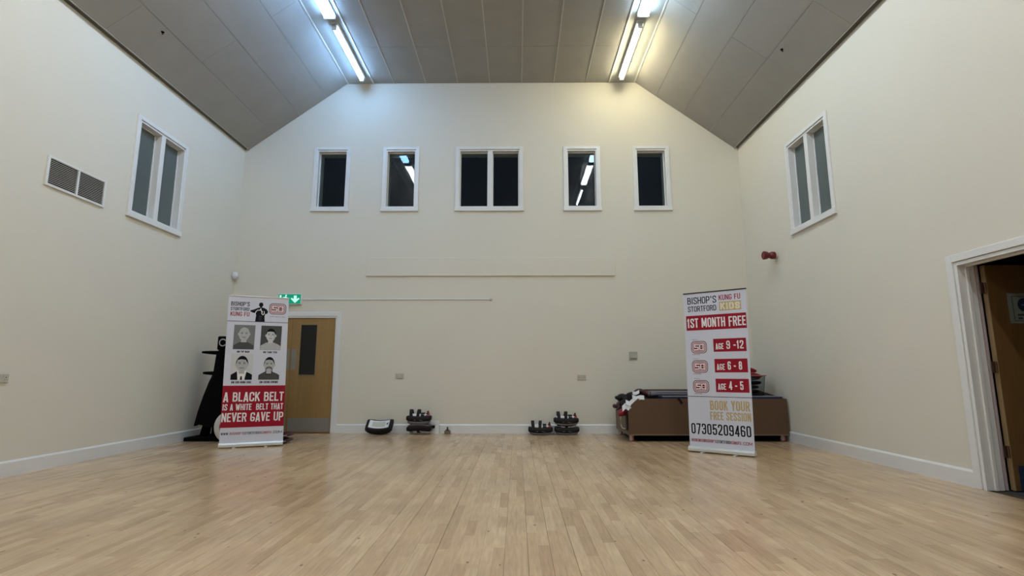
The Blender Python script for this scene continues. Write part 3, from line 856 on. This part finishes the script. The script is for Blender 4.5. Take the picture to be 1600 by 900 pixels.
def shoulders(p, x0, x1, z0, zt, m, cx, nw):
    p.poly([(x0, z0), (x1, z0), (x1, zt - .035), (x1 - .03, zt - .015), (cx + nw, zt + .012), (cx - nw, zt + .012), (x0 + .03, zt - .015), (x0, zt - .035)], m)
def face(p, cx, cy, rx, ry, skin, hair, style):
    p.rect(cx - rx * .5, cx + rx * .5, cy - ry * 1.25, cy - ry * .5, skin)
    p.ell(cx - rx * 1.02, cy - .004, rx * .16, ry * .2, skin); p.ell(cx + rx * 1.02, cy - .004, rx * .16, ry * .2, skin)
    p.up(); p.ell(cx, cy, rx, ry, skin, 26)
    p.up()
    for s in (-1, 1):
        p.ell(cx + s * rx * .42, cy + ry * .10, rx * .22, ry * .055, M_g3, 10)
        p.line([(cx + s * rx * .2, cy + ry * .24), (cx + s * rx * .62, cy + ry * .25)], ry * .05, hair)
    p.poly([(cx - rx * .05, cy + ry * .05), (cx + rx * .10, cy + ry * .05), (cx + rx * .2, cy - ry * .25), (cx - rx * .16, cy - ry * .25)], M_g1)
    p.line([(cx - rx * .3, cy - ry * .5), (cx + rx * .3, cy - ry * .5)], ry * .08, M_g3)
    p.ell(cx + rx * .75, cy - ry * .1, rx * .2, ry * .55, M_g1, 12)
    if style:
        pts = [(cx + rx * 1.06 * math.cos(a), cy + ry * 1.10 * math.sin(a)) for a in [PI * k / 14 for k in range(15)]]
        low = {1: .52, 2: .55, 3: .6}[style]
        inner = [(cx - rx * .88, cy + ry * .25), (cx - rx * .80, cy + ry * low), (cx - rx * .1, cy + ry * (low + .1)), (cx + rx * .6, cy + ry * (low + .02)), (cx + rx * .88, cy + ry * .25)]
        p.up(); p.poly(pts + inner, hair)
# portrait 1: bald man, grey ground
p = Print(); p.rect(.074, .341, 1.330, 1.672, M_g2); p.up()
shoulders(p, .082, .336, 1.332, 1.42, M_g3, .205, .05); p.up()
face(p, .205, 1.545, .068, .093, M_g1, M_g2, 0); p.build('portrait', gr, 'grey portrait photo of a bald man')
p = Print(); p.rect(.417, .686, 1.327, 1.672, M_g3); p.up()
shoulders(p, .42, .684, 1.329, 1.42, M_g1, .545, .05); p.up()
face(p, .548, 1.535, .062, .088, M_g0, M_ink, 1); p.build('portrait', gr, 'portrait photo of a dark-haired man on a black ground')
p = Print(); p.rect(.068, .345, .908, 1.268, M_g0); p.up()
shoulders(p, .078, .343, .910, 1.015, M_ink, .2, .05); p.up()
p.poly([(.165, .91), (.25, .91), (.27, 1.035), (.15, 1.035)], M_wink); p.up()
p.poly([(.195, .91), (.222, .91), (.216, .96), (.200, .96)], M_ink)
face(p, .207, 1.125, .073, .105, M_g1, M_ink, 2); p.build('portrait', gr, 'portrait photo of a man in a dark suit and tie')
p = Print(); p.rect(.412, .690, .907, 1.262, M_banner); p.up()
shoulders(p, .424, .692, .910, 1.01, M_g3, .55, .05); p.up()
p.poly([(.515, .985), (.59, .985), (.60, 1.045), (.505, 1.045)], M_ink)
face(p, .553, 1.12, .066, .10, M_g1, M_ink, 3)
p.up(); p.line([(.515, 1.055), (.53, 1.083), (.553, 1.088), (.577, 1.083), (.592, 1.055)], .011, M_ink)
p.build('portrait', gr, 'portrait photo of a bearded man in a grey jacket')
for s, a in (("GM YIP MAN", (.130, .286, 1.284, 1.312)), ("GM TANG YICK", (.462, .645, 1.282, 1.309)), ("GM CHO HONG CHOI", (.092, .338, .862, .892)), ("GM CHENG KWONG", (.444, .680, .862, .893))):
    p = Print(); p.text(s, *a, M_ink, t=.2); p.build('lettering', gr)
p = Print(); (qa, qb), (qc, qd) = ed(.268), ed(.831); p.poly([(qa, .268), (qb, .268), (qd, .831), (qc, .831)], M_red); rp = p.build('red_panel', gr)
for s, a in (("A BLACK BELT", (.012, .768, .616, .742)), ("IS A WHITE  BELT THAT", (.012, .770, .499, .583)), ("NEVER GAVE UP", (.010, .780, .345, .464))):
    p = Print(.002); p.text(s, *a, M_wink, t=.145); p.build('lettering', gr, 'white lettering on the red panel')
for s, a, b, m in (("WWW.", .016, .118, M_ink), ("BISHOP'S", .124, .300, M_red), ("STORTFORD", .305, .500, M_ink), ("KUNGFU", .505, .640, M_red), (".COM", .645, .778, M_ink)):
    p = Print(); p.text(s, a, b, .172, .205, m, t=.16); p.build('lettering', gr)

# ---- right banner
tb2, gr, ed = roll_banner((2.24, 7.17), (2.88, 6.67), 2.068, 'tall roll-up banner with 1ST MONTH FREE and age bands, in front of the trolley', (.008, .803, .024, .830), M_greydk)
p = Print(); p.text("BISHOP'S", .075, .456, 1.911, 2.003, M_ink, t=.13); p.build('lettering', gr)
p = Print(); p.text("STORTFORD", .077, .449, 1.810, 1.883, M_ink, t=.135); p.build('lettering', gr)
p = Print(); p.text("KUNG FU", .489, .756, 1.937, 2.006, M_red); p.build('lettering', gr, 'dark red lettering')
p = Print(); p.rect(.489, .760, 1.800, 1.915, M_gold); p.up(); p.text("KIDS", .500, .748, 1.812, 1.903, M_cream, t=.26); p.build('lettering', gr, 'cream KIDS lettering on a gold block')
p = Print(); p.rect(.045, .812, 1.561, 1.757, M_red); p.up(); p.text("1ST MONTH FREE", .055, .803, 1.597, 1.720, M_wink, t=.14); p.build('red_panel', gr)
for v0, v1, dig in ((1.273, 1.440, "9 -12"), (1.010, 1.182, "6 - 8"), (.762, .931, "4 - 5")):
    p = Print(); p.rect(.386, .790, v0, v1, M_red); p.up()
    p.text("AGE", .412, .512, v0 + .032, v0 + .108, M_wink, t=.14)
    p.text(dig, .548, .757 if dig[0] == '9' else .722, v0 + .034, v0 + .138, M_wink, t=.14)
    p.build('age_panel', gr)
for v0 in (1.258, 1.006, .750):
    p = Print(); logo(p, .093, .300, v0, v0 + .162); p.build('club_emblem', gr, 'rounded red and black club emblem')
    p = Print(); p.text("BISHOP'S", .110, .185, v0 + .176, v0 + .186, M_g2, t=.2); p.build('lettering', gr)
    p = Print(); p.text("STORTFORD", .105, .205, v0 - .020, v0 - .008, M_red, t=.2); p.build('lettering', gr)
p = Print(); p.rect(*ed(.70), .698, .705, M_ink); p.build('divider_line', gr)
p = Print(); p.text("BOOK YOUR", .298, .780, .536, .655, M_gold, t=.145); p.build('lettering', gr, 'gold lettering')
p = Print(); p.text("FREE SESSION", .293, .785, .415, .516, M_gold, t=.145); p.build('lettering', gr, 'gold lettering')
p = Print(); p.text("07305209460", .040, .776, .228, .361, M_ink, t=.13, gap=.10); p.build('lettering', gr)
for s, a, b, m in (("BOOKINGS@", .037, .210, M_red), ("BISHOP'S", .214, .350, M_red), ("STORTFORD", .354, .520, M_ink), ("KUNGFU", .524, .650, M_red), (".COM", .655, .780, M_red)):
    p = Print(); p.text(s, a, b, .130, .167, m, t=.16); p.build('lettering', gr)

# ================================================================ training dummy draped in black, left corner
dm = empty('training_dummy', (-4.56, 8.38, 0), 'black wooden training dummy draped in black cloth, behind the left banner', 'training dummy')
bx('base_board', M_cloth, -.40, .40, -.28, .28, 0, .055, dm, .006)
m = MB(); m.prism([(-.30, -.06, .05), (-.20, -.06, .05), (-.17, -.05, .34), (-.24, -.05, .34)], (0, .12, 0)); m.build('leg', M_cloth, dm, bevel=.006)
m = MB(); m.prism([(-.12, -.06, .05), (-.04, -.06, .05), (-.05, -.05, .34), (-.12, -.05, .34)], (0, .12, 0)); m.build('leg', M_cloth, dm, bevel=.006)
m = MB(); m.prism([(.18, -.06, .05), (.28, -.06, .05), (.24, -.05, .34), (.17, -.05, .34)], (0, .12, 0)); m.build('leg', M_cloth, dm, bevel=.006)
# cloth: folded cone
vs, fs = [], []; prof_c = [(.375, .22), (.34, .42), (.29, .65), (.235, .86), (.185, 1.0), (.175, 1.15), (.165, 1.28), (.135, 1.36), (.10, 1.40)]
seg = 40
for i, (r, z) in enumerate(prof_c):
    for k in range(seg):
        an = 2 * PI * k / seg
        f = 1 + (.06 * math.sin(an * 7 + z * 2) + .03 * math.sin(an * 11)) * max(0, 1.1 - z)
        vs.append((r * f * math.cos(an), r * f * .75 * math.sin(an), z + (.015 * math.sin(an * 5) if i == 0 else 0)))
for i in range(len(prof_c) - 1):
    for k in range(seg):
        fs.append((i * seg + k, i * seg + (k + 1) % seg, (i + 1) * seg + (k + 1) % seg, (i + 1) * seg + k))
fs.append(tuple((len(prof_c) - 1) * seg + k for k in range(seg)))
mc = MB(); mc.add(vs, fs); mc.build('drape', M_cloth, dm, smooth=True)
hd = bx('head_block', M_cloth, -.125, .105, -.10, .10, 1.36, 1.575, dm, .02)
m = MB(); pts = [(.052 * math.cos(a) - .035, .052 * math.sin(a) + 1.475) for a in [PI * .25 + PI * 1.5 * k / 14 for k in range(15)]]
for q in thick([Vector(p_) for p_ in pts], False, .016): m.add([(c.x, -.1015, c.y) for c in q], [(0, 1, 2, 3)])
m.build('ring_mark', M_g1, hd, label='pale ring mark on the black head')
for a, b, z, z2 in (((-.10, -.05), (-.345, -.10), 1.315, 1.325), ((.05, -.08), (.12, -.36), 1.25, 1.27), ((-.12, -.06), (-.30, -.10), 1.0, 1.005)):
    L0, L1_ = Vector((*a, z)), Vector((*b, z2))
    MB().tube([L0, L0.lerp(L1_, .4), L0.lerp(L1_, .8), L1_], .03, 12, rr=[.032, .028, .022, .016]).build('arm', M_cloth, dm, smooth=True)

# round white target pad and the maroon pads beside the left banner
rp = empty('round_shield', (-4.19, 7.93, 0), 'white round kick shield standing on edge behind the left banner', 'kick shield')
MB().lathe([(.12, -.045), (.195, -.04), (.225, -.02), (.23, 0), (.225, .02), (.195, .04), (.12, .045)], 36, Matrix.Translation((0, 0, .23)) @ Matrix.Rotation(PI / 2, 4, 'X')).build('body', M_whitepad, rp, smooth=True)
m = MB().lathe([(.13, 0), (.13, .006)], 30, Matrix.Translation((0, -.043, .23)) @ Matrix.Rotation(PI / 2, 4, 'X')); m.build('centre_disc', M_redpad, rp)

def bent(w, d, h, k, nx=14, ny=5, round_=.5):
    """cushion w x d x h, ends raised by k: returns MB-style verts, faces"""
    seg_ = 14
    vs, fs = [], []
    for i in range(nx + 1):
        x = -w / 2 + w * i / nx; e = 1 - abs(2 * i / nx - 1) ** 6 * .45
        for s in range(seg_):
            an = 2 * PI * s / seg_
            c, s_ = math.cos(an), math.sin(an)
            yy = math.copysign(abs(c) ** round_, c) * d / 2 * (1 - .25 * (1 - e))
            zz = math.copysign(abs(s_) ** round_, s_) * h / 2 * e
            vs.append((x, yy, zz + k * (2 * x / w) ** 2))
    for i in range(nx):
        for s in range(seg_):
            s2 = (s + 1) % seg_
            fs.append((i * seg_ + s, (i + 1) * seg_ + s, (i + 1) * seg_ + s2, i * seg_ + s2))
    fs.append(tuple(range(seg_))); fs.append(tuple(nx * seg_ + s for s in range(seg_))[::-1])
    return vs, fs

for z, lab, dx in ((.036, 'lower of two maroon curved pads beside the left banner base', 0), (.116, 'upper of two maroon curved pads beside the left banner base', .012)):
    t = empty('focus_pad', (-3.50 + dx, 7.93, z), lab, 'pad', 'maroon pads by the left banner')
    v_, f_ = bent(.40, .24, .065, .012); MB().add(v_, f_).build('body', M_maroon, t, smooth=True)
    m = MB(); pts = [(-.19 + .38 * k / 12, -.121, .012 * ((-.19 + .38 * k / 12) / .2) ** 2 - .006) for k in range(13)]
    m.tube(pts, .006, 6); m.build('piping', M_pinkink, t)
    v_, f_ = bent(.30, .16, .012, .008); m = MB().add([(a, b, c + .032) for a, b, c in v_], f_); m.build('top_panel', M_maroon, t, smooth=True)

# ================================================================ pads along the far wall
def kick_pad(loc, label, group, rz=0, flipped=False, extra=False, hs=1.0, fh=.040):
    t = empty('thai_pad', loc, label, 'kick pad', group, rz=rz)
    if flipped: t.rotation_euler = (PI, 0, rz)
    v_, f_ = bent(.40, .20, .116, .024); MB().add(v_, f_).build('body', M_black, t, smooth=True)
    v_, f_ = bent(.35, .200 + fh * .2, fh, .020); MB().add([(a, b, c - .048 - (fh - .04) * .4) for a, b, c in v_], f_).build('strike_face', M_greypad, t, smooth=True)
    v_, f_ = bent(.32, .14, .05 * hs, .012); MB().add([(a, b, c + .062) for a, b, c in v_], f_).build('arm_cushion', M_whitepad, t, smooth=True)
    def hoop(x, h, w, m, nm, lean=0):
        h *= hs
        pts = [(x + lean * math.sin(a), -.075 * math.cos(a) * 1.0, .045 + h * math.sin(a)) for a in [PI * k / 10 for k in range(11)]]
        MB().ribbon(pts, (1, 0, 0), w, .008).build(nm, m, t)
    hoop(-.120, .115, .052, M_black, 'strap', -.01); hoop(-.012, .115, .048, M_black, 'strap', .012)
    hoop(.068, .062, .060, M_black, 'grip')
    m = MB(); m.prism([(.095, -.085, .03), (.185, -.085, .03), (.165, -.05, .045 + .075 * hs), (.125, -.05, .045 + .06 * hs)], (0, .09, 0)); m.build('cuff', M_redpad, t, bevel=.008)
    m = MB(); m.prism([(.128, -.066, .045 + .04 * hs), (.158, -.066, .045 + .04 * hs), (.160, -.04, .045 + .10 * hs), (.140, -.04, .045 + .09 * hs)], (0, .05, 0)); m.build('cuff_tab', M_black, t, bevel=.004)
    if hs < 1:
        m = MB(); m.prism([(-.175, -.09, .03), (-.10, -.09, .03), (-.12, -.05, .045 + .075 * hs), (-.155, -.05, .045 + .06 * hs)], (0, .09, 0)); m.build('cuff', M_redpad, t, bevel=.008)
    for q in (-.055, .035):
        m = MB(); m.box(q - .016, q + .016, -.105, -.100, -.012, .000); m.build('label_patch', M_greypad, t)
    m = MB(); m.box(.045, .085, -.106, -.100, -.018, -.010, M=Matrix.Rotation(.05, 4, 'Y')); m.build('side_tape', M_greypad, t, bevel=.001)
    if extra:
        m = MB(); m.ribbon([(.15, -.06, .0), (.20, -.07, .004), (.245, -.07, .0)], (0, 0, 1), .045, .006); m.build('side_strap', M_black, t)
    return t
gp = 'pads along the far wall'
kick_pad((.385, 9.06, .064), 'single black kick pad with upright straps, left of the right-hand stack', gp)
kick_pad((.82, 9.06, .064), 'lower black kick pad in the right-hand stack by the far wall', gp, hs=.40)
kick_pad((.81, 9.06, .212), 'upper black kick pad with upright straps in the right-hand stack', gp, rz=.03)
kick_pad((-1.62, 9.05, .118), 'lower black kick pad, turned over, in the stack beside the white card', gp, flipped=True, extra=True, hs=.38)
kick_pad((-1.63, 9.05, .246), 'upper black kick pad with upright straps, stacked beside the white card', gp, fh=.065)
# white-faced shield, tilted towards the room
ws = empty('curved_shield', (-2.275, 9.04, .115), 'black curved kick shield with a white face, leftmost along the far wall', 'kick shield', gp)
ws.rotation_euler = (.66, 0, .02)
v_, f_ = bent(.43, .26, .13, .05); MB().add(v_, f_).build('body', M_black, ws, smooth=True)
# face: thin curved panel on top
def curved_panel(x0, x1, y0, y1, z, k, w, m, nm, par):
    n = 10; mb = MB(); vs = []; fs = []
    for i in range(n + 1):
        x = x0 + (x1 - x0) * i / n; zz = z + k * (2 * x / w) ** 2
        vs += [(x, y0, zz), (x, y1, zz), (x, y1, zz + .006), (x, y0, zz + .006)]
    for i in range(n):
        for s in range(4):
            s2 = (s + 1) % 4; fs.append((i * 4 + s, (i + 1) * 4 + s, (i + 1) * 4 + s2, i * 4 + s2))
    fs += [(0, 1, 2, 3), (n * 4 + 3, n * 4 + 2, n * 4 + 1, n * 4)]
    return mb.add(vs, fs).build(nm, m, par)
fc = curved_panel(-.165, .165, -.095, .075, .064, .05, .43, M_whitepad, 'white_face', ws)
curved_panel(-.11, .10, -.06, .045, .071, .05, .43, M_plate, 'centre_patch', ws)
m = MB(); m.prism([(.112, -.02, .0855), (.148, .02, .0955), (.148, -.03, .0955)], (0, 0, .003)); m.build('triangle_mark', M_black, ws)
# white card leaning on the skirting behind the stack
wc = empty('white_card', (-1.36, 9.165, 0), 'white card leaning on the skirting beside the left pad stack', 'card')
m = MB(); m.box(-.10, .045, -.004, .004, 0, .215, M=Matrix.Rotation(-.10, 4, 'X')); m.build('card', M_whitepad, wc, bevel=.002)
m = MB(); m.box(-.09, -.01, -.0055, -.004, .13, .15, M=Matrix.Rotation(-.10, 4, 'X')); m.build('printed_line', M_plate, wc)
# small block with dark knob
db = empty('doorstop', (-1.165, 9.13, 0), 'tiny grey block with a dark pointed knob by the skirting', 'doorstop')
bx('block', M_mdfedge, -.048, .048, -.035, .035, 0, .055, db, .004)
MB().lathe([(.034, .055), (.030, .066), (.014, .078), (.012, .095), (.016, .105), (.006, .116)], 14).build('knob', M_maroon, db, smooth=True)

# ================================================================ board trolley
tx0, tx1, ty0, ty1 = 1.655, 4.02, 8.12, 9.14
ct = empty('equipment_trolley', (tx0, ty0, 0), 'long low brown board trolley on castors in the far right corner', 'trolley')
def tp(x, y, z): return (x - tx0, y - ty0, z)
th = .018
m = MB(); m.prism([tp(tx0, ty0, .11), tp(tx1, ty0, .11), tp(tx1, ty0, .625), tp(tx0 + .15, ty0, .625), tp(tx0 + .05, ty0, .54), tp(tx0, ty0, .42)], (0, th, 0)); m.build('front_panel', M_mdf, ct, bevel=.001)
m = MB(); m.prism([tp(tx0, ty1 - th, .11), tp(tx1, ty1 - th, .11), tp(tx1, ty1 - th, .735), tp(tx0 + .48, ty1 - th, .735), tp(tx0 + .1, ty1 - th, .5), tp(tx0, ty1 - th, .40)], (0, th, 0)); m.build('back_panel', M_mdf, ct)
m = MB(); m.box(*[0, th], th, ty1 - ty0 - th, .11, .40); m.build('end_panel', M_mdfedge, ct)
m = MB(); m.prism([tp(tx1 - th, ty0 + th, .11), tp(tx1 - th, ty1 - th, .11), tp(tx1 - th, ty1 - th, .735), tp(tx1 - th, ty0 + th, .62)], (th, 0, 0)); m.build('end_panel', M_mdf, ct)
m = MB(); m.box(0, tx1 - tx0, 0, ty1 - ty0, .092, .11); m.build('base_board', M_mdfedge, ct)
m = MB(); m.box(.13, tx1 - tx0 - .13, .07, ty1 - ty0 - .1, .012, .092); m.build('under_shade', M_dark, ct, label='black box under the trolley deck')  # solid black block stands in for the deep shade below the deck
for cx_, cy_ in ((.05, .06), (tx1 - tx0 - .07, .06), (.05, ty1 - ty0 - .08), (tx1 - tx0 - .07, ty1 - ty0 - .08)):
    c = empty('castor', (cx_, cy_, 0), rz=.7); c.parent = ct
    m = MB(); m.prism([(-.018, -.022, .05), (-.018, .022, .05), (-.018, .03, .092), (-.018, -.03, .092)], (.004, 0, 0)); m.prism([(.014, -.022, .04), (.014, .022, .04), (.014, .03, .092), (.014, -.03, .092)], (.004, 0, 0)); m.box(-.03, .03, -.03, .03, .088, .092)
    m.build('fork', M_caster, c)
    MB().lathe([(.030, -.011), (.036, -.012), (.040, -.008), (.040, .008), (.036, .012), (.030, .011)], 20, Matrix.Translation((0, .0, .040)) @ Matrix.Rotation(PI / 2, 4, 'Y')).build('tyre', M_castred, c)
    MB().lathe([(.010, -.012), (.028, -.0115), (.028, .0115), (.010, .012)], 18, Matrix.Translation((0, .0, .040)) @ Matrix.Rotation(PI / 2, 4, 'Y')).build('hub', M_caster, c)
# mats lying in it
def gym_mat(x0, x1, y0, y1, z, t, m, label, droop=0.0):
    e = empty('gym_mat', (x0, y0, z), label, 'mat', 'mats in the trolley')
    n = 16; vs, fs = [], []
    for i in range(n + 1):
        u = i / n; x = (x1 - x0) * u
        dz = -droop * max(0, 1 - u * 4.5) ** 2
        vs += [(x, 0, dz), (x, y1 - y0, dz), (x, y1 - y0, dz + t), (x, 0, dz + t)]
    for i in range(n):
        for s in range(4):
            s2 = (s + 1) % 4; fs.append((i * 4 + s, (i + 1) * 4 + s, (i + 1) * 4 + s2, i * 4 + s2))
    fs += [(0, 1, 2, 3), (n * 4 + 3, n * 4 + 2, n * 4 + 1, n * 4)]
    MB().add(vs, fs).build('cover', m, e, bevel=.006)
    m2 = MB(); m2.tube([(vs[i * 4][0], -.001, vs[i * 4 + 3][2] - .004) for i in range(n + 1)], .004, 5); m2.build('piping', M_g1, e)
zz = .112
for k in range(9):
    gym_mat(2.14 + .02 * (k % 3), 3.98, 8.16 + .01 * (k % 2), 9.08, zz, .060, M_mat1 if k % 2 else M_mat2,
            ('%s mat in the trolley, %s from the bottom' % ('grey-blue' if k % 2 else 'navy', ['first', 'second', 'third', 'fourth', 'fifth', 'sixth', 'seventh', 'eighth', 'ninth'][k])), 0)
    zz += .061
gym_mat(1.95, 3.10, 8.45, 9.05, zz + .001, .030, M_mat1, 'grey-blue mat on top of the pile with a drooping end', .06)
gym_mat(2.06, 3.0, 8.50, 9.0, zz + .033, .022, M_mat1, 'topmost thin grey-blue mat, left of the clear tub', .03)
# clear tub with red and black pads, on the mats behind the right banner
TZ = zz + .003
tub = empty('storage_tub', (3.56, 8.62, TZ), 'clear plastic storage tub on the mats behind the right banner', 'storage tub')
m = MB()
m.prism([(-.27, -.19, 0), (.27, -.19, 0), (.30, -.21, .30), (-.30, -.21, .30)], (0, .006, 0))
m.prism([(-.27, .19, 0), (.27, .19, 0), (.30, .21, .30), (-.30, .21, .30)], (0, -.006, 0))
m.prism([(-.27, -.19, 0), (-.27, .19, 0), (-.30, .21, .30), (-.30, -.21, .30)], (.006, 0, 0))
m.prism([(.27, -.19, 0), (.27, .19, 0), (.30, .21, .30), (.30, -.21, .30)], (-.006, 0, 0))
m.box(-.27, .27, -.19, .19, 0, .006)
m.build('body', M_clear, tub)
m = MB(); m.tube([(-.31, -.22, .30), (.31, -.22, .30), (.31, .22, .30), (-.31, .22, .30), (-.31, -.22, .30)], .009, 6); m.build('rim', M_pinkred, tub)
def tub_pad(x, y, z, rx, ry, rz, m_, label, w=.30):
    t = empty('curved_pad', (3.56 + x, 8.62 + y, TZ + z), label, 'pad', 'pads in the clear tub')
    t.rotation_euler = (rx, ry, rz)
    v_, f_ = bent(w, .16, .066, .008); MB().add(v_, f_).build('body', m_, t, smooth=True)
    MB().ribbon([(-.06, -.05, .02), (-.06, -.03, .05), (-.06, .03, .05), (-.06, .05, .02)], (1, 0, 0), .03, .005).build('strap', M_black, t)
tub_pad(.03, 0, .045, 0, 0, 0, M_black, 'black pad at the bottom of the clear tub', .44)
tub_pad(.04, .04, .115, 0, .0, 0, M_greypad, 'grey pad low inside the clear tub', .45)
tub_pad(.05, -.03, .185, 0, -.0, 0, M_black, 'black pad in the middle of the clear tub', .46)
tub_pad(.04, .0, .255, 0, .0, 0, M_mat1, 'grey-blue pad near the rim of the clear tub', .48)
tub_pad(.12, -.06, .335, .1, .30, 0, M_redpad, 'red pad sloping over the rim of the clear tub', .34)
tub_pad(.09, .02, .415, 0, .34, .0, M_redpad, 'red pad on top of the clear tub heap', .32)
tub_pad(.02, .10, .440, 0, .34, 0, M_black, 'black pad between the red ones on the clear tub', .26)

# gloves and straps heaped at the left end of the trolley
def glove(x, y, z, s, rot, m_, label, group='gloves heaped in the trolley'):
    t = empty('sparring_glove', (x, y, z), label, 'glove', group)
    t.rotation_euler = rot
    bm = bmesh.new(); bmesh.ops.create_icosphere(bm, subdivisions=3, radius=1)
    for v_ in bm.verts:
        c = v_.co
        k = 1 + .22 * max(0, c.x) - .28 * max(0, -c.x)
        c.x *= s * 1.35; c.y *= s * .85 * k; c.z *= s * .72 * k
        if c.x > 0: c.z -= .25 * s * (c.x / s) ** 2 * .5
    me = bpy.data.meshes.new('hand_shell'); bm.to_mesh(me); bm.free(); me.materials.append(m_)
    me.polygons.foreach_set('use_smooth', [True] * len(me.polygons))
    o = bpy.data.objects.new('hand_shell', me); COL.objects.link(o); o.parent = t
    MB().tube([(-.1 * s, .8 * s, -.1 * s), (.35 * s, 1.05 * s, -.1 * s), (.8 * s, .95 * s, -.25 * s), (1.0 * s, .75 * s, -.35 * s)], .3 * s, 8, rr=[.26 * s, .32 * s, .28 * s, .16 * s]).build('thumb', m_, t, smooth=True)
    MB().lathe([(.42 * s, -.1 * s), (.50 * s, .1 * s), (.52 * s, .7 * s), (.46 * s, .75 * s)], 16, Matrix.Translation((-1.0 * s, 0, 0)) @ Matrix.Rotation(-PI / 2, 4, 'Y')).build('cuff', m_, t, smooth=False)
    MB().lathe([(.54 * s, .25 * s), (.55 * s, .27 * s), (.55 * s, .5 * s), (.54 * s, .52 * s)], 16, Matrix.Translation((-1.0 * s, 0, 0)) @ Matrix.Rotation(-PI / 2, 4, 'Y')).build('wrist_strap', M_greypad, t)
glove(1.90, 8.40, .24, .11, (0, .1, .3), M_black, 'black glove buried at the bottom of the trolley heap')
glove(1.90, 8.85, .26, .11, (0, -.1, 2.2), M_black, 'black glove at the back of the trolley heap')
glove(1.84, 8.62, .40, .12, (.2, .1, 1.2), M_black, 'black glove in the middle of the trolley heap')
glove(1.71, 8.36, .505, .11, (.2, -.5, 2.6), M_black, 'black glove at the left edge of the trolley heap')
glove(1.88, 8.34, .60, .11, (.1, .2, .5), M_black, 'black glove at the front of the trolley heap')
glove(1.84, 8.72, .62, .12, (0, .3, 1.8), M_black, 'black glove at the back right of the trolley heap')
glove(1.72, 8.95, .47, .11, (0, -.2, 1.4), M_maroon, 'dark maroon glove at the back left corner of the trolley heap')
glove(1.70, 8.62, .60, .10, (.2, -.3, 2.2), M_black, 'black glove high on the left of the trolley heap')
glove(1.93, 8.44, .70, .085, (.3, -.2, 2.9), M_maroon, 'dark maroon glove on top of the trolley heap')
glove(1.64, 8.34, .420, .080, (.1, .25, 3.0), M_redpad, 'red glove hanging over the left end of the trolley')
for i, (pts, wd, lab) in enumerate((
    ([(1.575, 8.150, .475), (1.62, 8.14, .520), (1.66, 8.145, .490), (1.70, 8.13, .53)], .085, 'lowest white strap on the front of the glove heap'),
    ([(1.63, 8.150, .575), (1.68, 8.14, .550), (1.73, 8.135, .590), (1.80, 8.14, .60)], .07, 'middle white strap on the front of the glove heap'),
    ([(1.73, 8.150, .650), (1.79, 8.14, .630), (1.85, 8.125, .645), (1.90, 8.115, .640)], .065, 'upper white strap lying over the trolley front edge'),
    ([(1.76, 8.25, .705), (1.80, 8.22, .700), (1.85, 8.21, .725)], .05, 'small pale strap at the top left of the glove heap'))):
    o = MB().ribbon(pts, (0, .35, 1), wd, .006).build('strap', M_whitepad)
    tag(o, lab, 'strap', 'white straps on the glove heap')
o = MB().ribbon([(1.650, 8.19, .44), (1.640, 8.19, .39), (1.638, 8.19, .28), (1.640, 8.19, .16)], (0, 1, 0), .10, .006).build('strap', M_black)
tag(o, 'black strap hanging down the left end of the trolley', 'strap')
cd = [(1.650, 8.55, .43), (1.636, 8.56, .38), (1.634, 8.62, .30), (1.634, 8.62, .20), (1.634, 8.52, .165), (1.634, 8.36, .165), (1.634, 8.25, .18)]
o = MB().tube(cd, .006, 6).build('cord', M_whitepad, smooth=True); tag(o, 'thin white cord looped down the trolley left end', 'cord')
o = MB().ribbon([(2.40, 8.14, .632), (2.405, 8.112, .630), (2.43, 8.110, .60), (2.46, 8.110, .555)], (1, 0, .5), .03, .005).build('strap', M_black)
tag(o, 'short dark strap hanging over the trolley front panel', 'strap')
